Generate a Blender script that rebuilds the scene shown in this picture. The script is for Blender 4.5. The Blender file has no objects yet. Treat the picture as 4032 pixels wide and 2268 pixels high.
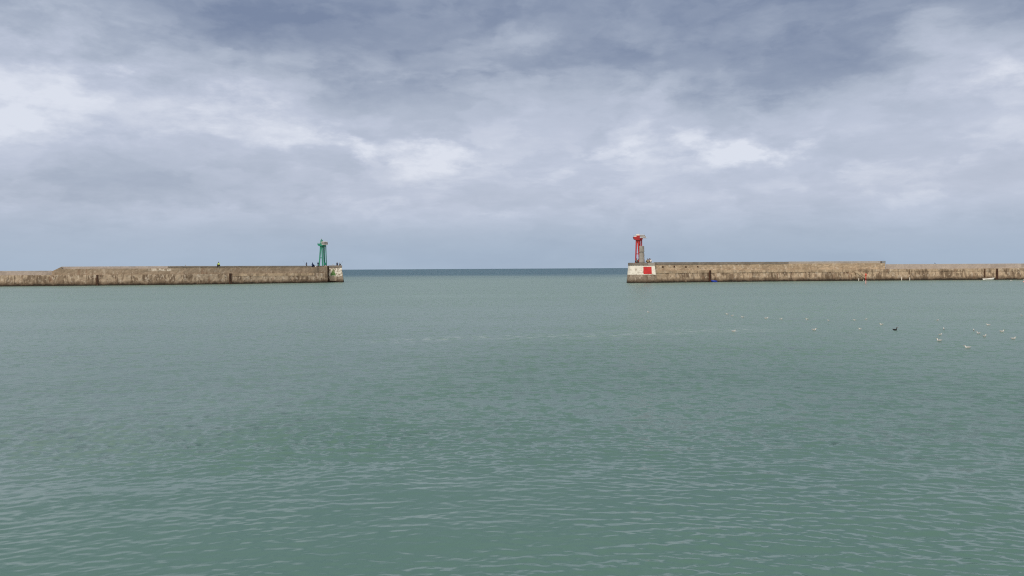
import bpy, bmesh, math, random
import numpy as np
from mathutils import Vector, Matrix

random.seed(7)
R = math.radians
C = bpy.context.scene.collection
scene = bpy.context.scene

# ------------------------------------------------------------------ camera frame
F = 3030.0            # focal length in photo pixels (photo 4032 x 2268)
EYE = 4.3             # eye height above the water (m)
ROLL = 0.0056

def uv(px, py):
    a, b = px - 2016.0, 1057.8 - py
    return (a + ROLL * b) / F, (b - ROLL * a) / F
def on_water(px, py):
    u, v = uv(px, py)
    d = EYE / -v
    return Vector((u * d, d, 0.0))
def at(px, py, Y):
    u, v = uv(px, py)
    return Vector((u * Y, Y, EYE + v * Y))

cam_d = bpy.data.cameras.new('camera')
cam = bpy.data.objects.new('camera', cam_d); C.objects.link(cam)
cam_d.sensor_width = 36.0
cam_d.lens = 36.0 * F / 4032.0
cam_d.shift_y = -(1134.0 - 1057.8) / 4032.0
cam_d.clip_start = 0.1; cam_d.clip_end = 120000
cs, sn = math.cos(ROLL), math.sin(ROLL)
cam.matrix_world = Matrix(((cs, sn, 0, 0), (0, 0, -1, 0), (-sn, cs, 0, EYE), (0, 0, 0, 1)))
scene.camera = cam

# ------------------------------------------------------------------ node helpers
def lin(r, g, b):
    f = lambda c: (c / 255) / 12.92 if c / 255 <= 0.04045 else ((c / 255 + 0.055) / 1.055) ** 2.4
    return (f(r), f(g), f(b), 1.0)

class NT:
    def __init__(s, tree): s.t = tree
    def n(s, kind, **kw):
        nd = s.t.nodes.new(kind)
        for k, v in kw.items(): setattr(nd, k, v)
        return nd
    def put(s, sock, v):
        if v is None: return
        if isinstance(v, bpy.types.NodeSocket): s.t.links.new(v, sock)
        else:
            if hasattr(sock.default_value, '__len__') and not hasattr(v, '__len__'): v = [v] * len(sock.default_value)
            if hasattr(v, '__len__') and len(v) == 3 and len(sock.default_value) == 4: v = (*v, 1)
            sock.default_value = v
    def m(s, op, a, b=None, c=None, clamp=False):
        nd = s.n('ShaderNodeMath', operation=op, use_clamp=clamp)
        for i, x in enumerate((a, b, c)): s.put(nd.inputs[i], x) if x is not None else None
        return nd.outputs[0]
    def v(s, op, a, b=None, scale=None):
        nd = s.n('ShaderNodeVectorMath', operation=op)
        s.put(nd.inputs[0], a)
        if b is not None: s.put(nd.inputs[1], b)
        if scale is not None: s.put(nd.inputs['Scale'], scale)
        return nd.outputs['Value'] if op in ('LENGTH', 'DOT_PRODUCT', 'DISTANCE') else nd.outputs[0]
    def xyz(s, x, y, z):
        nd = s.n('ShaderNodeCombineXYZ')
        for i, q in enumerate((x, y, z)): s.put(nd.inputs[i], q)
        return nd.outputs[0]
    def sep(s, vec):
        nd = s.n('ShaderNodeSeparateXYZ'); s.put(nd.inputs[0], vec); return nd.outputs
    def noise(s, vec, scale, detail=4, rough=0.55, color=False, dist=0.0):
        nd = s.n('ShaderNodeTexNoise'); s.put(nd.inputs['Vector'], vec)
        nd.inputs['Scale'].default_value = scale; nd.inputs['Detail'].default_value = detail
        nd.inputs['Roughness'].default_value = rough; nd.inputs['Distortion'].default_value = dist
        return nd.outputs['Color'] if color else nd.outputs['Fac']
    def mr(s, val, a, b, c=0.0, d=1.0, smooth=False):
        nd = s.n('ShaderNodeMapRange', interpolation_type='SMOOTHSTEP' if smooth else 'LINEAR')
        for i, q in enumerate((val, a, b, c, d)): s.put(nd.inputs[i], q)
        return nd.outputs[0]
    def mix(s, fac, a, b, mode='MIX'):
        nd = s.n('ShaderNodeMix', data_type='RGBA', blend_type=mode)
        s.put(nd.inputs[0], fac); s.put(nd.inputs[6], a); s.put(nd.inputs[7], b)
        return nd.outputs[2]
    def ramp(s, fac, stops):
        nd = s.n('ShaderNodeValToRGB'); s.put(nd.inputs[0], fac)
        e = nd.color_ramp.elements
        while len(e) < len(stops): e.new(0.5)
        for el, (p, c) in zip(e, stops): el.position = p; el.color = c if len(c) == 4 else (*c, 1)
        return nd.outputs[0]

def material(name):
    m = bpy.data.materials.new(name); m.use_nodes = True
    t = NT(m.node_tree); b = m.node_tree.nodes['Principled BSDF']
    return m, t, b
def simple(name, col, rough=0.6, metal=0.0, vary=0.25, scale=6.0, spec=0.4):
    m, t, b = material(name)
    p = t.n('ShaderNodeNewGeometry').outputs['Position']
    f = t.noise(p, scale, 5, 0.6)
    lo = tuple(c * (1 - vary) for c in col[:3]); hi = tuple(min(1, c * (1 + vary)) for c in col[:3])
    t.put(b.inputs['Base Color'], t.mix(t.mr(f, .3, .7), lo, hi))
    t.put(b.inputs['Roughness'], t.mr(f, .3, .7, rough + .1, max(.05, rough - .1)))
    b.inputs['Metallic'].default_value = metal
    b.inputs['Specular IOR Level'].default_value = spec
    return m

# ------------------------------------------------------------------ world: sky + clouds
SUN_EL, SUN_AZ = R(42), R(205)        # azimuth clockwise from +Y (the view direction): behind, a little left
def make_world():
    w = bpy.data.worlds.new('World'); scene.world = w; w.use_nodes = True
    t = NT(w.node_tree); bg = w.node_tree.nodes['Background']
    STR = 0.1
    bg.inputs['Strength'].default_value = STR
    sky = t.n('ShaderNodeTexSky', sky_type='NISHITA'); sky.sun_disc = False
    sky.sun_elevation = SUN_EL; sky.sun_rotation = SUN_AZ
    sky.air_density = 1.0; sky.dust_density = 2.0
    d = t.v('NORMALIZE', t.n('ShaderNodeTexCoord').outputs['Generated'])
    x, y, z = t.sep(d)
    az = t.m('ARCTAN2', x, y)
    el = t.m('ARCSINE', z)
    # domain warp so that the cloud masses get ragged outlines
    q = t.xyz(az, t.m('MULTIPLY', el, 1.9), 0.0)
    wn = t.v('SUBTRACT', t.noise(q, 5.5, 6, 0.58, True), (.5, .5, .5))
    wn2 = t.v('SUBTRACT', t.noise(q, 24.0, 5, 0.62, True), (.5, .5, .5))
    warp = t.v('ADD', t.v('SCALE', wn, scale=.22), t.v('SCALE', wn2, scale=.05))
    q2 = t.v('ADD', t.xyz(az, el, 0.0), t.v('MULTIPLY', warp, (1.0, .45, 0)))
    # flattened cloud-deck coordinates
    den = t.m('ADD', t.m('MAXIMUM', z, 0.0), 0.17)
    deck = t.xyz(t.m('DIVIDE', x, den), t.m('MULTIPLY', t.m('DIVIDE', y, den), 1.25), 0.0)
    n1 = t.noise(deck, 0.75, 7, 0.55, dist=.25)
    n2 = t.noise(t.v('ADD', deck, (17.3, 5.1, 2.0)), 2.3, 7, 0.6, dist=.4)
    n3 = t.noise(t.v('ADD', deck, (3.3, 41.1, 7.0)), 7.0, 5, 0.6, dist=.3)
    stops = [(-.02, .52), (.03, .535), (.062, .63), (.09, .71), (.14, .72), (.19, .66), (.24, .53), (.285, .34), (.34, .25), (.5, .40), (.9, .62), (1.57, .6)]
    base = t.n('ShaderNodeFloatCurve')
    cur = base.mapping.curves[0]
    pts = [((e + .02) / 1.6, v) for e, v in stops]
    cur.points[0].location = pts[0]; cur.points[1].location = pts[-1]
    for p in pts[1:-1]: cur.points.new(*p)
    base.mapping.update()
    t.put(base.inputs['Value'], t.m('DIVIDE', t.m('ADD', el, .02), 1.6))
    L = base.outputs[0]
    fade = t.mr(el, .025, .085, .18, 1.0, True)
    L = t.m('ADD', L, t.m('MULTIPLY', fade, t.m('MULTIPLY', t.m('SUBTRACT', n1, .5), .34)))
    L = t.m('ADD', L, t.m('MULTIPLY', fade, t.m('MULTIPLY', t.m('SUBTRACT', n2, .5), .16)))
    L = t.m('ADD', L, t.m('MULTIPLY', fade, t.m('MULTIPLY', t.m('SUBTRACT', n3, .5), .11)))
    rg = t.m('SUBTRACT', t.noise(t.v('ADD', t.xyz(az, t.m('MULTIPLY', el, 2.2), 0.0), (3, 1, 5)), 17.0, 7, .62), .5)
    ragged = t.m('MULTIPLY', rg, 2.1); ragged_s = t.m('MULTIPLY', rg, 1.0)
    qq = t.v('ADD', t.xyz(az, t.m('MULTIPLY', el, 2.5), 0.0), t.v('SCALE', wn, scale=.10))
    b1 = t.noise(t.v('ADD', qq, (2.2, 7.7, 1.0)), 6.0, 6, .55)
    b2 = t.noise(t.v('ADD', qq, (5.2, 1.7, 4.0)), 14.0, 7, .60)
    b1 = t.m('ADD', t.m('MULTIPLY', b1, .8), t.m('MULTIPLY', b2, .2))
    L = t.m('ADD', L, t.m('MULTIPLY', fade, t.m('SUBTRACT', t.mr(b1, .45, .55, 0, .10, True), .05)))     # banks with a crisp lit edge
    b3 = t.noise(t.v('ADD', qq, (9.1, 3.3, 8.0)), 8.0, 7, .54)
    L = t.m('ADD', L, t.m('MULTIPLY', fade, t.m('SUBTRACT', t.mr(b3, .47, .57, 0, .08, True), .04)))
    L = t.m('ADD', L, t.m('MULTIPLY', fade, t.m('MULTIPLY', t.m('SUBTRACT', b2, .5), .17)))
    # cloud masses: centre / radii in the 2576-wide photo frame -> angles
    K = 4032 / 2576
    blobs = [  # cx, cy, rx, ry, rot(deg, ccw), amplitude
        (230, 240, 430, 95, -6, .30), (60, 215, 170, 75, 0, .06),
        (120, 20, 230, 50, 0, .20), (430, 105, 150, 45, 10, .10), (30, 300, 60, 40, 0, .12),
        (850, 75, 480, 105, -5, -.20), (640, 60, 230, 70, 0, -.06), (1250, 95, 190, 42, 4, .20), (1180, 230, 120, 25, 0, .04),
        (1920, 150, 500, 85, -4, -.30), (2010, 200, 230, 45, 0, -.14), (1750, 25, 560, 42, 0, -.12),
        (2420, 120, 210, 95, 0, .28), (2570, 25, 120, 75, 0, -.20), (1060, 230, 300, 55, 0, -.16),
        (700, 255, 230, 55, -4, .06), (1660, 250, 210, 34, 36, .10), (1590, 300, 90, 22, 30, .09), (1730, 190, 70, 34, 20, .10),
        (250, 420, 620, 100, 0, -.12), (330, 470, 520, 40, 0, -.09),
        (1020, 405, 135, 48, 0, .32), (960, 362, 130, 22, 6, .18), (1080, 380, 90, 30, -20, .10),
        (1685, 350, 75, 26, 12, .30), (1850, 378, 150, 32, 3, .38), (1905, 345, 60, 30, 20, .14), (1990, 370, 140, 18, 5, .12),
        (740, 372, 70, 22, 0, .14), (1520, 372, 70, 16, 15, .18), (1640, 385, 90, 16, 8, .10),
        (1400, 430, 420, 70, 0, .06), (2450, 400, 380, 130, 0, .03), (2535, 290, 110, 55, 0, .12), (2545, 192, 55, 16, 8, .12),
        (1780, 285, 200, 48, 0, -.06), (2150, 270, 260, 40, 0, -.03), (1900, 460, 400, 60, 0, .05),
        (2080, 650, 900, 80, 0, -.05), (1250, 620, 500, 60, 0, -.05), (2200, 490, 400, 40, 4, -.03),
    ]
    for cx, cy, rx, ry, rot, amp in blobs:
        u, v = uv(cx * K, cy * K)
        ca, ce = math.atan(u), math.atan(v * math.cos(math.atan(u)))
        rx_, ry_ = rx * K / F, ry * K / F
        mp = t.n('ShaderNodeMapping', vector_type='TEXTURE')
        t.put(mp.inputs['Vector'], q2)
        mp.inputs['Location'].default_value = (ca, ce, 0)
        mp.inputs['Rotation'].default_value = (0, 0, R(rot))
        mp.inputs['Scale'].default_value = (rx_, ry_, 1)
        r = t.m('ADD', t.v('LENGTH', mp.outputs[0]), ragged if amp > 0 else ragged_s)
        L = t.m('ADD', L, t.mr(r, 0.0, 1.55, amp * .95, 0.0, True))
    # unseen sky brightened towards the sun behind the viewer, added as warm frontal light
    sd = Vector((math.sin(SUN_AZ) * math.cos(SUN_EL), math.cos(SUN_AZ) * math.cos(SUN_EL), math.sin(SUN_EL)))
    glow = t.mr(t.v('DOT_PRODUCT', d, tuple(sd)), -.1, 1.0, 0.0, 1.0, True)
    col = t.ramp(t.m('MULTIPLY', L, 1.0), [
        (0.0, lin(122, 136, 163)), (.25, lin(147, 159, 181)), (.5, lin(174, 184, 202)),
        (.72, lin(191, 199, 217)), (1.0, lin(221, 226, 238))])
    # clear-air tint near the horizon and a mauve / blue drift in the cloud
    tint = t.noise(t.v('ADD', deck, (9.0, 2.0, 0.5)), 0.55, 3, 0.5)
    col = t.mix(t.mr(tint, .35, .65, 0, .35), col, t.mix(1.0, col, (1.02, .995, .97, 1), 'MULTIPLY'))
    hz = t.mr(el, .0, .095, 1.0, 0.0, True)
    col = t.mix(t.m('MULTIPLY', hz, .75), col, t.mix(1.0, col, (.88, 1.0, 1.04, 1), 'MULTIPLY'))
    col = t.mix(glow, col, (1.28, 1.14, .98, 1))
    col = t.v('SCALE', col, scale=1.0 / STR)
    # thin share of the clear sky showing through
    t.put(bg.inputs['Color'], t.mix(.04, col, sky.outputs[0]))
make_world()

sl = bpy.data.lights.new('sun', 'SUN'); sl.energy = 1.5; sl.angle = R(10); sl.color = (1.0, .90, .77)
so = bpy.data.objects.new('sun', sl); C.objects.link(so)
so.rotation_euler = (R(90) - SUN_EL, 0, -SUN_AZ + math.pi) if False else (0, 0, 0)
sdir = Vector((math.sin(SUN_AZ) * math.cos(SUN_EL), math.cos(SUN_AZ) * math.cos(SUN_EL), math.sin(SUN_EL)))
so.rotation_euler = sdir.to_track_quat('Z', 'Y').to_euler()
so.location = (0, -30, 60)

scene.view_settings.view_transform = 'Standard'
scene.view_settings.look = 'None'
scene.view_settings.exposure = 0.0
scene.view_settings.gamma = 1.0
scene.cycles.use_denoising = False
scene.cycles.filter_width = 1.15

# ------------------------------------------------------------------ tagging / object helpers
def tag(o, label=None, cat=None, group=None, kind=None):
    if label: o['label'] = label
    if cat: o['category'] = cat
    if group: o['group'] = group
    if kind: o['kind'] = kind
    return o
def thing(name, loc, label, cat, group=None, rz=0.0):
    o = bpy.data.objects.new(name, None); C.objects.link(o)
    o.empty_display_size = .3
    o.location = loc; o.rotation_euler = (0, 0, rz)
    return tag(o, label, cat, group)
def obj(name, bm, mat, parent=None, smooth=False):
    bmesh.ops.recalc_face_normals(bm, faces=bm.faces)
    me = bpy.data.meshes.new(name); bm.to_mesh(me); bm.free()
    for mm in (mat if isinstance(mat, (list, tuple)) else [mat]): me.materials.append(mm)
    if smooth:
        for p in me.polygons: p.use_smooth = True
    o = bpy.data.objects.new(name, me); C.objects.link(o)
    if parent: o.parent = parent
    return o
def copy_tree(o, parent=None):
    c = o.copy(); C.objects.link(c)
    if parent: c.parent = parent
    for ch in list(o.children): copy_tree(ch, c)
    return c

def add_box(bm, lo, hi, mi=0):
    x0, y0, z0 = lo; x1, y1, z1 = hi
    v = [bm.verts.new(p) for p in ((x0, y0, z0), (x1, y0, z0), (x1, y1, z0), (x0, y1, z0), (x0, y0, z1), (x1, y0, z1), (x1, y1, z1), (x0, y1, z1))]
    for f in ((0, 3, 2, 1), (4, 5, 6, 7), (0, 1, 5, 4), (1, 2, 6, 5), (2, 3, 7, 6), (3, 0, 4, 7)):
        bm.faces.new([v[i] for i in f]).material_index = mi
def add_loft(bm, rings, closed_ring=True, caps=True, mi=0):
    vs = [[bm.verts.new(p) for p in r] for r in rings]
    n = len(vs[0])
    for a, b in zip(vs, vs[1:]):
        for i in range(n if closed_ring else n - 1):
            j = (i + 1) % n
            bm.faces.new((a[i], a[j], b[j], b[i])).material_index = mi
    if caps:
        bm.faces.new(vs[0][::-1]).material_index = mi
        bm.faces.new(vs[-1]).material_index = mi
def ring(c, r, ax, n=10, ry=None):
    ax = Vector(ax).normalized()
    u = ax.orthogonal().normalized(); w = ax.cross(u)
    return [Vector(c) + u * (r * math.cos(2 * math.pi * i / n)) + w * ((ry or r) * math.sin(2 * math.pi * i / n)) for i in range(n)]
def add_tube(bm, pts, rad, n=8, mi=0):
    pts = [Vector(p) for p in pts]
    rads = rad if isinstance(rad, (list, tuple)) else [rad] * len(pts)
    rs = []
    for i, p in enumerate(pts):
        a = pts[max(i - 1, 0)]; b = pts[min(i + 1, len(pts) - 1)]
        ax = (b - a).normalized()
        ref = Vector((0, 0, 1)) if abs(ax.z) < .9 else Vector((1, 0, 0))
        u = ax.cross(ref).normalized(); w = ax.cross(u)
        rs.append([p + u * (rads[i] * math.cos(2 * math.pi * k / n)) + w * (rads[i] * math.sin(2 * math.pi * k / n)) for k in range(n)])
    add_loft(bm, rs, mi=mi)
def add_bar(bm, a, b, w0, d0, w1=None, d1=None, mi=0):
    """rectangular tapered bar; w along x, d along y"""
    w1 = w1 or w0; d1 = d1 or d0
    f = lambda c, w, d: [Vector(c) + Vector(q) for q in ((-w / 2, -d / 2, 0), (w / 2, -d / 2, 0), (w / 2, d / 2, 0), (-w / 2, d / 2, 0))]
    add_loft(bm, [f(a, w0, d0), f(b, w1, d1)], mi=mi)
def add_lathe(bm, prof, c=(0, 0, 0), n=24, mi=0):
    rs = [[Vector(c) + Vector((r * math.cos(2 * math.pi * i / n), r * math.sin(2 * math.pi * i / n), z)) for i in range(n)] for r, z in prof]
    add_loft(bm, rs, mi=mi)
def add_prism(bm, poly, y0, y1, mi=0):
    """polygon in x,z extruded along y"""
    add_loft(bm, [[Vector((x, y0, z)) for x, z in poly], [Vector((x, y1, z)) for x, z in poly]], mi=mi)

# ------------------------------------------------------------------ stone materials
def stone(name, c1, c2, courses=0.0, streak=1.0, pale=.5, wet=True, seed=0.0, rust=.25, bw=.8, bh=.35, lime=None):
    m, t, b = material(name)
    P = t.n('ShaderNodeNewGeometry').outputs['Position']
    px, py, pz = t.sep(P)
    along = t.m('ADD', px, t.m('MULTIPLY', py, .35))
    P2 = t.v('ADD', t.xyz(along, t.m('MULTIPLY', py, .35), pz), (seed, seed * 1.7, 0))
    big = t.noise(P2, .16, 5, .6); mid = t.noise(P2, .9, 6, .62); fine = t.noise(P2, 4.5, 4, .6)
    col = t.mix(t.mr(t.m('ADD', t.m('MULTIPLY', mid, .65), t.m('MULTIPLY', big, .35)), .34, .66), c1, c2)
    col = t.mix(t.mr(fine, .35, .7, 0, .35), col, tuple(q * .62 for q in c1[:3]))
    hgt = fine
    if courses > 0:
        br = t.n('ShaderNodeTexBrick', offset=.5)
        t.put(br.inputs['Vector'], t.xyz(along, pz, 0))
        br.inputs['Scale'].default_value = 1.0
        br.inputs['Brick Width'].default_value = bw; br.inputs['Row Height'].default_value = bh
        br.inputs['Mortar Size'].default_value = .022; br.inputs['Bias'].default_value = 0
        br.inputs['Color1'].default_value = (.62, .62, .62, 1); br.inputs['Color2'].default_value = (1.2, 1.2, 1.2, 1)
        br.inputs['Mortar'].default_value = (.55, .5, .45, 1)
        col = t.mix(courses, col, t.mix(1.0, col, br.outputs['Color'], 'MULTIPLY'))
    # run-down stains, rust and lime patches, weed at the tide line: real marks on the stone
    gate = t.noise(t.v('ADD', P2, (5, 5, 60)), .33, 3, .5)               # where stains gather
    SV = t.v('MULTIPLY', P2, (1.0, 1.0, .22))
    st = t.noise(SV, .95, 6, .6)
    st3 = t.noise(t.v('ADD', t.v('MULTIPLY', P2, (1.9, 1.0, .45)), (4, 9, 1)), .8, 5, .6)
    low = t.mr(pz, 3.9, 2.9, .35, 1.0)
    g_ = t.mr(gate, .36, .6, -.09, .09)
    dk = t.m('MULTIPLY', t.m('MULTIPLY', t.mr(t.m('ADD', st, g_), .50, .58, 0  , 1, True), low), .64 * streak, clamp=True)
    col = t.mix(dk, col, t.mix(t.mr(fine, .35, .65), (.12, .085, .058, 1), (.20, .148, .105, 1)))
    dk3 = t.m('MULTIPLY', t.m('MULTIPLY', t.mr(t.m('ADD', st3, g_), .55, .62, 0, 1, True), low), .64 * streak, clamp=True)
    col = t.mix(dk3, col, (.085, .056, .037, 1))
    rs = t.noise(t.v('ADD', SV, (31, 3, 8)), .55, 4, .6)
    col = t.mix(t.m('MULTIPLY', t.mr(rs, .58, .66), rust), col, (.20, .085, .045, 1))
    pl = t.noise(t.v('MULTIPLY', t.v('ADD', P2, (7, 70, 3)), (1, 1, .7)), 1.15, 5, .6)
    col = t.mix(t.m('MULTIPLY', t.mr(pl, .565, .62), pale * .9), col, (.60, .54, .46, 1))
    blk = t.n('ShaderNodeTexVoronoi', distance='CHEBYCHEV'); t.put(blk.inputs['Vector'], t.v('MULTIPLY', P2, (.45, .2, 1.1))); blk.inputs['Scale'].default_value = .9
    bc = t.sep(blk.outputs['Color'])[0]
    col = t.mix(t.mr(bc, .72, .9, 0, .30), col, tuple(q * .5 for q in c1[:3]))
    if lime:
        x0, x1 = lime
        mk_ = t.m('MULTIPLY', t.m('MULTIPLY', t.mr(px, x0, x0 + 2.5, 0, 1, True), t.mr(px, x1 - .6, x1, 1, 0, True)), t.m('MULTIPLY', t.mr(pz, 4.05, 4.35, 0, 1, True), t.mr(pz, 4.9, 4.94, 1, 0)))
        col = t.mix(t.m('MULTIPLY', mk_, t.mr(t.noise(P2, 1.3, 4, .6), .42, .54, 0, .85)), col, (.66, .61, .54, 1))
    if wet:
        edge = t.m('ADD', pz, t.m('MULTIPLY', t.m('SUBTRACT', t.noise(P2, .7, 5, .65), .5), 1.3))
        col = t.mix(t.mr(edge, 1.45, .65, 0, .8), col, (.095, .066, .045, 1))
        col = t.mix(t.mr(edge, .62, .32, 0, .94), col, (.026, .022, .017, 1))
    t.put(b.inputs['Base Color'], col)
    b.inputs['Roughness'].default_value = .9; b.inputs['Specular IOR Level'].default_value = .25
    bp = t.n('ShaderNodeBump'); bp.inputs['Strength'].default_value = .7; bp.inputs['Distance'].default_value = .12
    t.put(bp.inputs['Height'], t.m('ADD', mid, t.m('MULTIPLY', fine, .4)))
    t.put(b.inputs['Normal'], bp.outputs[0])
    return m

M = {}
M['stone_w'] = stone('weathered brown stone', (.345, .278, .208), (.465, .385, .298), courses=.25, seed=3, pale=.5)
M['stone_wu'] = stone('weathered brown stone upper wall', (.285, .226, .168), (.39, .315, .24), courses=.15, seed=11, pale=.35, wet=False, streak=.6, lime=((563 - 2016) / 3030 * 228.5, (668 - 2016) / 3030 * 230))
M['stone_e'] = stone('yellow brown stone', (.42, .328, .232), (.55, .44, .328), courses=.35, seed=23, pale=.5)
M['stone_eu'] = stone('yellow brown coursed stone', (.42, .328, .232), (.55, .44, .325), courses=.6, seed=37, pale=.55, wet=False, streak=.6)
M['concrete_band'] = stone('pale concrete band', (.44, .34, .235), (.54, .43, .315), seed=51, pale=.3, wet=False, streak=.6, rust=.1)
M['parapet'] = stone('grey concrete parapet', (.38, .34, .315), (.47, .43, .40), seed=61, pale=.2, wet=False, streak=.12, rust=.03)
M['coping'] = stone('dark grey coping', (.20, .178, .16), (.27, .24, .215), seed=71, pale=.12, wet=False, streak=.2, rust=.05)
M['coping_pale'] = stone('pale grey coping', (.32, .30, .275), (.40, .37, .345), seed=77, pale=.1, wet=False, streak=.1, rust=.0)
M['head_stone'] = stone('grey brown block stone', (.29, .245, .20), (.40, .34, .28), courses=.6, seed=83, pale=.7, bw=1.1, bh=.55)
M['smooth_patch'] = stone('smooth tan render', (.42, .35, .28), (.48, .41, .33), seed=85, pale=.1, wet=False, streak=.25, rust=.1)
M['column'] = stone('grey lichened concrete', (.29, .282, .268), (.38, .37, .355), seed=91, pale=.1, wet=False, streak=.25, rust=.1)

def painted_stone(name, cover, seed, dirt=.3):
    m, t, b = material(name)
    P = t.n('ShaderNodeNewGeometry').outputs['Position']
    px, py, pz = t.sep(P)
    along = t.m('ADD', px, t.m('MULTIPLY', py, .35))
    P2 = t.v('ADD', t.xyz(along, t.m('MULTIPLY', py, .3), pz), (seed, seed, 0))
    br = t.n('ShaderNodeTexBrick', offset=.5); t.put(br.inputs['Vector'], t.xyz(along, pz, 0))
    br.inputs['Scale'].default_value = 1.0; br.inputs['Brick Width'].default_value = 1.15; br.inputs['Row Height'].default_value = .5
    br.inputs['Mortar Size'].default_value = .02; br.inputs['Color1'].default_value = (1, 1, 1, 1); br.inputs['Color2'].default_value = (.9, .9, .9, 1); br.inputs['Mortar'].default_value = (0, 0, 0, 1)
    mort = t.sep(br.outputs['Color'])[0]
    w = t.noise(P2, 1.3, 6, .68)
    worn = t.mr(w, cover - .07, cover + .05)
    paint = t.mix(t.mr(t.noise(P2, .8, 4, .6), .4, .7, 0, dirt), (.82, .80, .74, 1), (.54, .50, .42, 1))
    col = t.mix(worn, paint, (.27, .22, .165, 1))
    crack = t.m('MULTIPLY', t.mr(mort, .6, .0), t.mr(t.noise(P2, 1.6, 3, .5), .42, .6, .15, .95))
    col = t.mix(crack, col, (.13, .105, .08, 1))
    t.put(b.inputs['Base Color'], col); b.inputs['Roughness'].default_value = .85; b.inputs['Specular IOR Level'].default_value = .3
    return m
M['white_worn'] = painted_stone('flaking white paint on stone', .525, 5, .7)
M['white_fresh'] = painted_stone('white paint on stone', .63, 15, .4)

def painted(name, col, chip, chipcol, seed=0, rough=.55, cov=.62):
    m, t, b = material(name)
    P = t.v('ADD', t.n('ShaderNodeNewGeometry').outputs['Position'], (seed, seed, seed))
    n = t.noise(P, 2.2, 6, .68); n2 = t.noise(P, .7, 3, .5)
    c = t.mix(t.mr(n2, .35, .65), tuple(q * .86 for q in col[:3]), tuple(min(1, q * 1.1) for q in col[:3]))
    c = t.mix(t.mr(n, cov, cov + .08, 0, chip), c, chipcol)
    t.put(b.inputs['Base Color'], c); b.inputs['Roughness'].default_value = rough
    return m
M['red_paint'] = painted('red paint on stone', (.52, .022, .024), .7, (.36, .12, .08, 1), 3, .7)
M['green_paint'] = painted('worn green paint on stone', (.095, .225, .065), .75, (.25, .22, .15, 1), 9, .8, .53)
M['white_line'] = painted('white line paint', (.7, .68, .62), .4, (.4, .35, .28, 1), 11, .8)
M['green_steel'] = painted('green tower paint', (.006, .215, .145), .5, (.03, .22, .18, 1), 21, .4, .6)
M['red_steel'] = painted('red tower paint', (.44, .016, .018), .5, (.33, .03, .03, 1), 27, .4, .6)
M['rust'] = simple('rusty iron', (.085, .036, .02), .85, .2, .45, 3.0)
M['dark_gap'] = simple('dark wet stone in a recess', (.055, .04, .03), .85, 0, .4, 3.0)
M['dark_joint'] = simple('dark stone hole', (.05, .04, .034), .9, 0, .3, 3.0)
M['alu'] = simple('white aluminium frame', (.76, .74, .70), .4, .1, .08)
M['cell'] = simple('dark solar cells', (.03, .034, .05), .55, 0, .15, 4.0, spec=.15)
M['white_gloss'] = simple('white gloss paint', (.74, .73, .70), .3, 0, .07, 2.5)
M['grey_metal'] = simple('grey galvanised metal', (.30, .31, .32), .45, .5, .15)
M['blue_hull'] = simple('blue plastic hull', (.012, .045, .40), .35, 0, .3, 2.0)
M['blue_in'] = simple('blue inner hull', (.02, .07, .46), .5, 0, .2, 2.0)
M['wood'] = simple('grey wood thwart', (.32, .25, .18), .7, 0, .2)
M['black'] = simple('black plastic', (.02, .02, .022), .4, 0, .2)
M['buoy_pink'] = simple('faded pink buoy', (.62, .30, .29), .5, 0, .1)
M['buoy_white'] = simple('white buoy', (.68, .68, .64), .4, 0, .1)
M['pole_red'] = painted('red pole paint', (.46, .045, .028), .6, (.50, .16, .10, 1), 31, .5, .5)
M['pole_faded'] = painted('faded pole base', (.42, .27, .26), .7, (.20, .15, .14, 1), 33, .6, .5)
M['pole_orange'] = painted('orange topmark paint', (.58, .10, .055), .5, (.5, .2, .12, 1), 35, .5, .5)
M['post_white'] = painted('white post paint', (.66, .64, .58), .5, (.4, .36, .3, 1), 37, .6, .55)
M['skin'] = simple('skin', (.42, .26, .19), .6, 0, .08)
M['navy'] = simple('navy cloth', (.012, .018, .05), .9, 0, .2)
M['navy2'] = simple('dark blue cloth', (.016, .03, .085), .9, 0, .2)
M['dark'] = simple('dark grey cloth', (.028, .028, .032), .9, 0, .25)
M['grey_cloth'] = simple('grey cloth', (.16, .165, .175), .9, 0, .2)
M['khaki'] = simple('khaki cloth', (.30, .25, .16), .9, 0, .2)
M['beige'] = simple('pale beige cloth', (.52, .42, .32), .9, 0, .15)
M['maroon'] = simple('dark red cloth', (.13, .022, .035), .9, 0, .25)
M['red_cloth'] = simple('red cloth', (.30, .04, .04), .9, 0, .2)
M['white_cloth'] = simple('white cloth', (.68, .65, .65), .9, 0, .08)
M['lime'] = simple('yellow green cloth', (.50, .68, .14), .9, 0, .12)
M['hair'] = simple('dark hair', (.025, .02, .017), .8, 0, .3)
M['hair_brown'] = simple('brown hair', (.08, .045, .03), .8, 0, .3)
M['brown_cloth'] = simple('brown cloth', (.07, .04, .026), .9, 0, .25)
M['gull_white'] = simple('white feathers', (.62, .62, .61), .8, 0, .04)
M['gull_grey'] = simple('grey feathers', (.36, .38, .40), .8, 0, .1)
M['bill'] = simple('yellow bill', (.55, .33, .06), .5, 0, .1)
M['cormorant'] = simple('black feathers', (.012, .013, .015), .6, 0, .3)
M['bag'] = simple('dark navy bag', (.008, .012, .03), .8, 0, .2)
M['tan'] = simple('brown leather shoe', (.05, .024, .02), .7, 0, .2)

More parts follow.
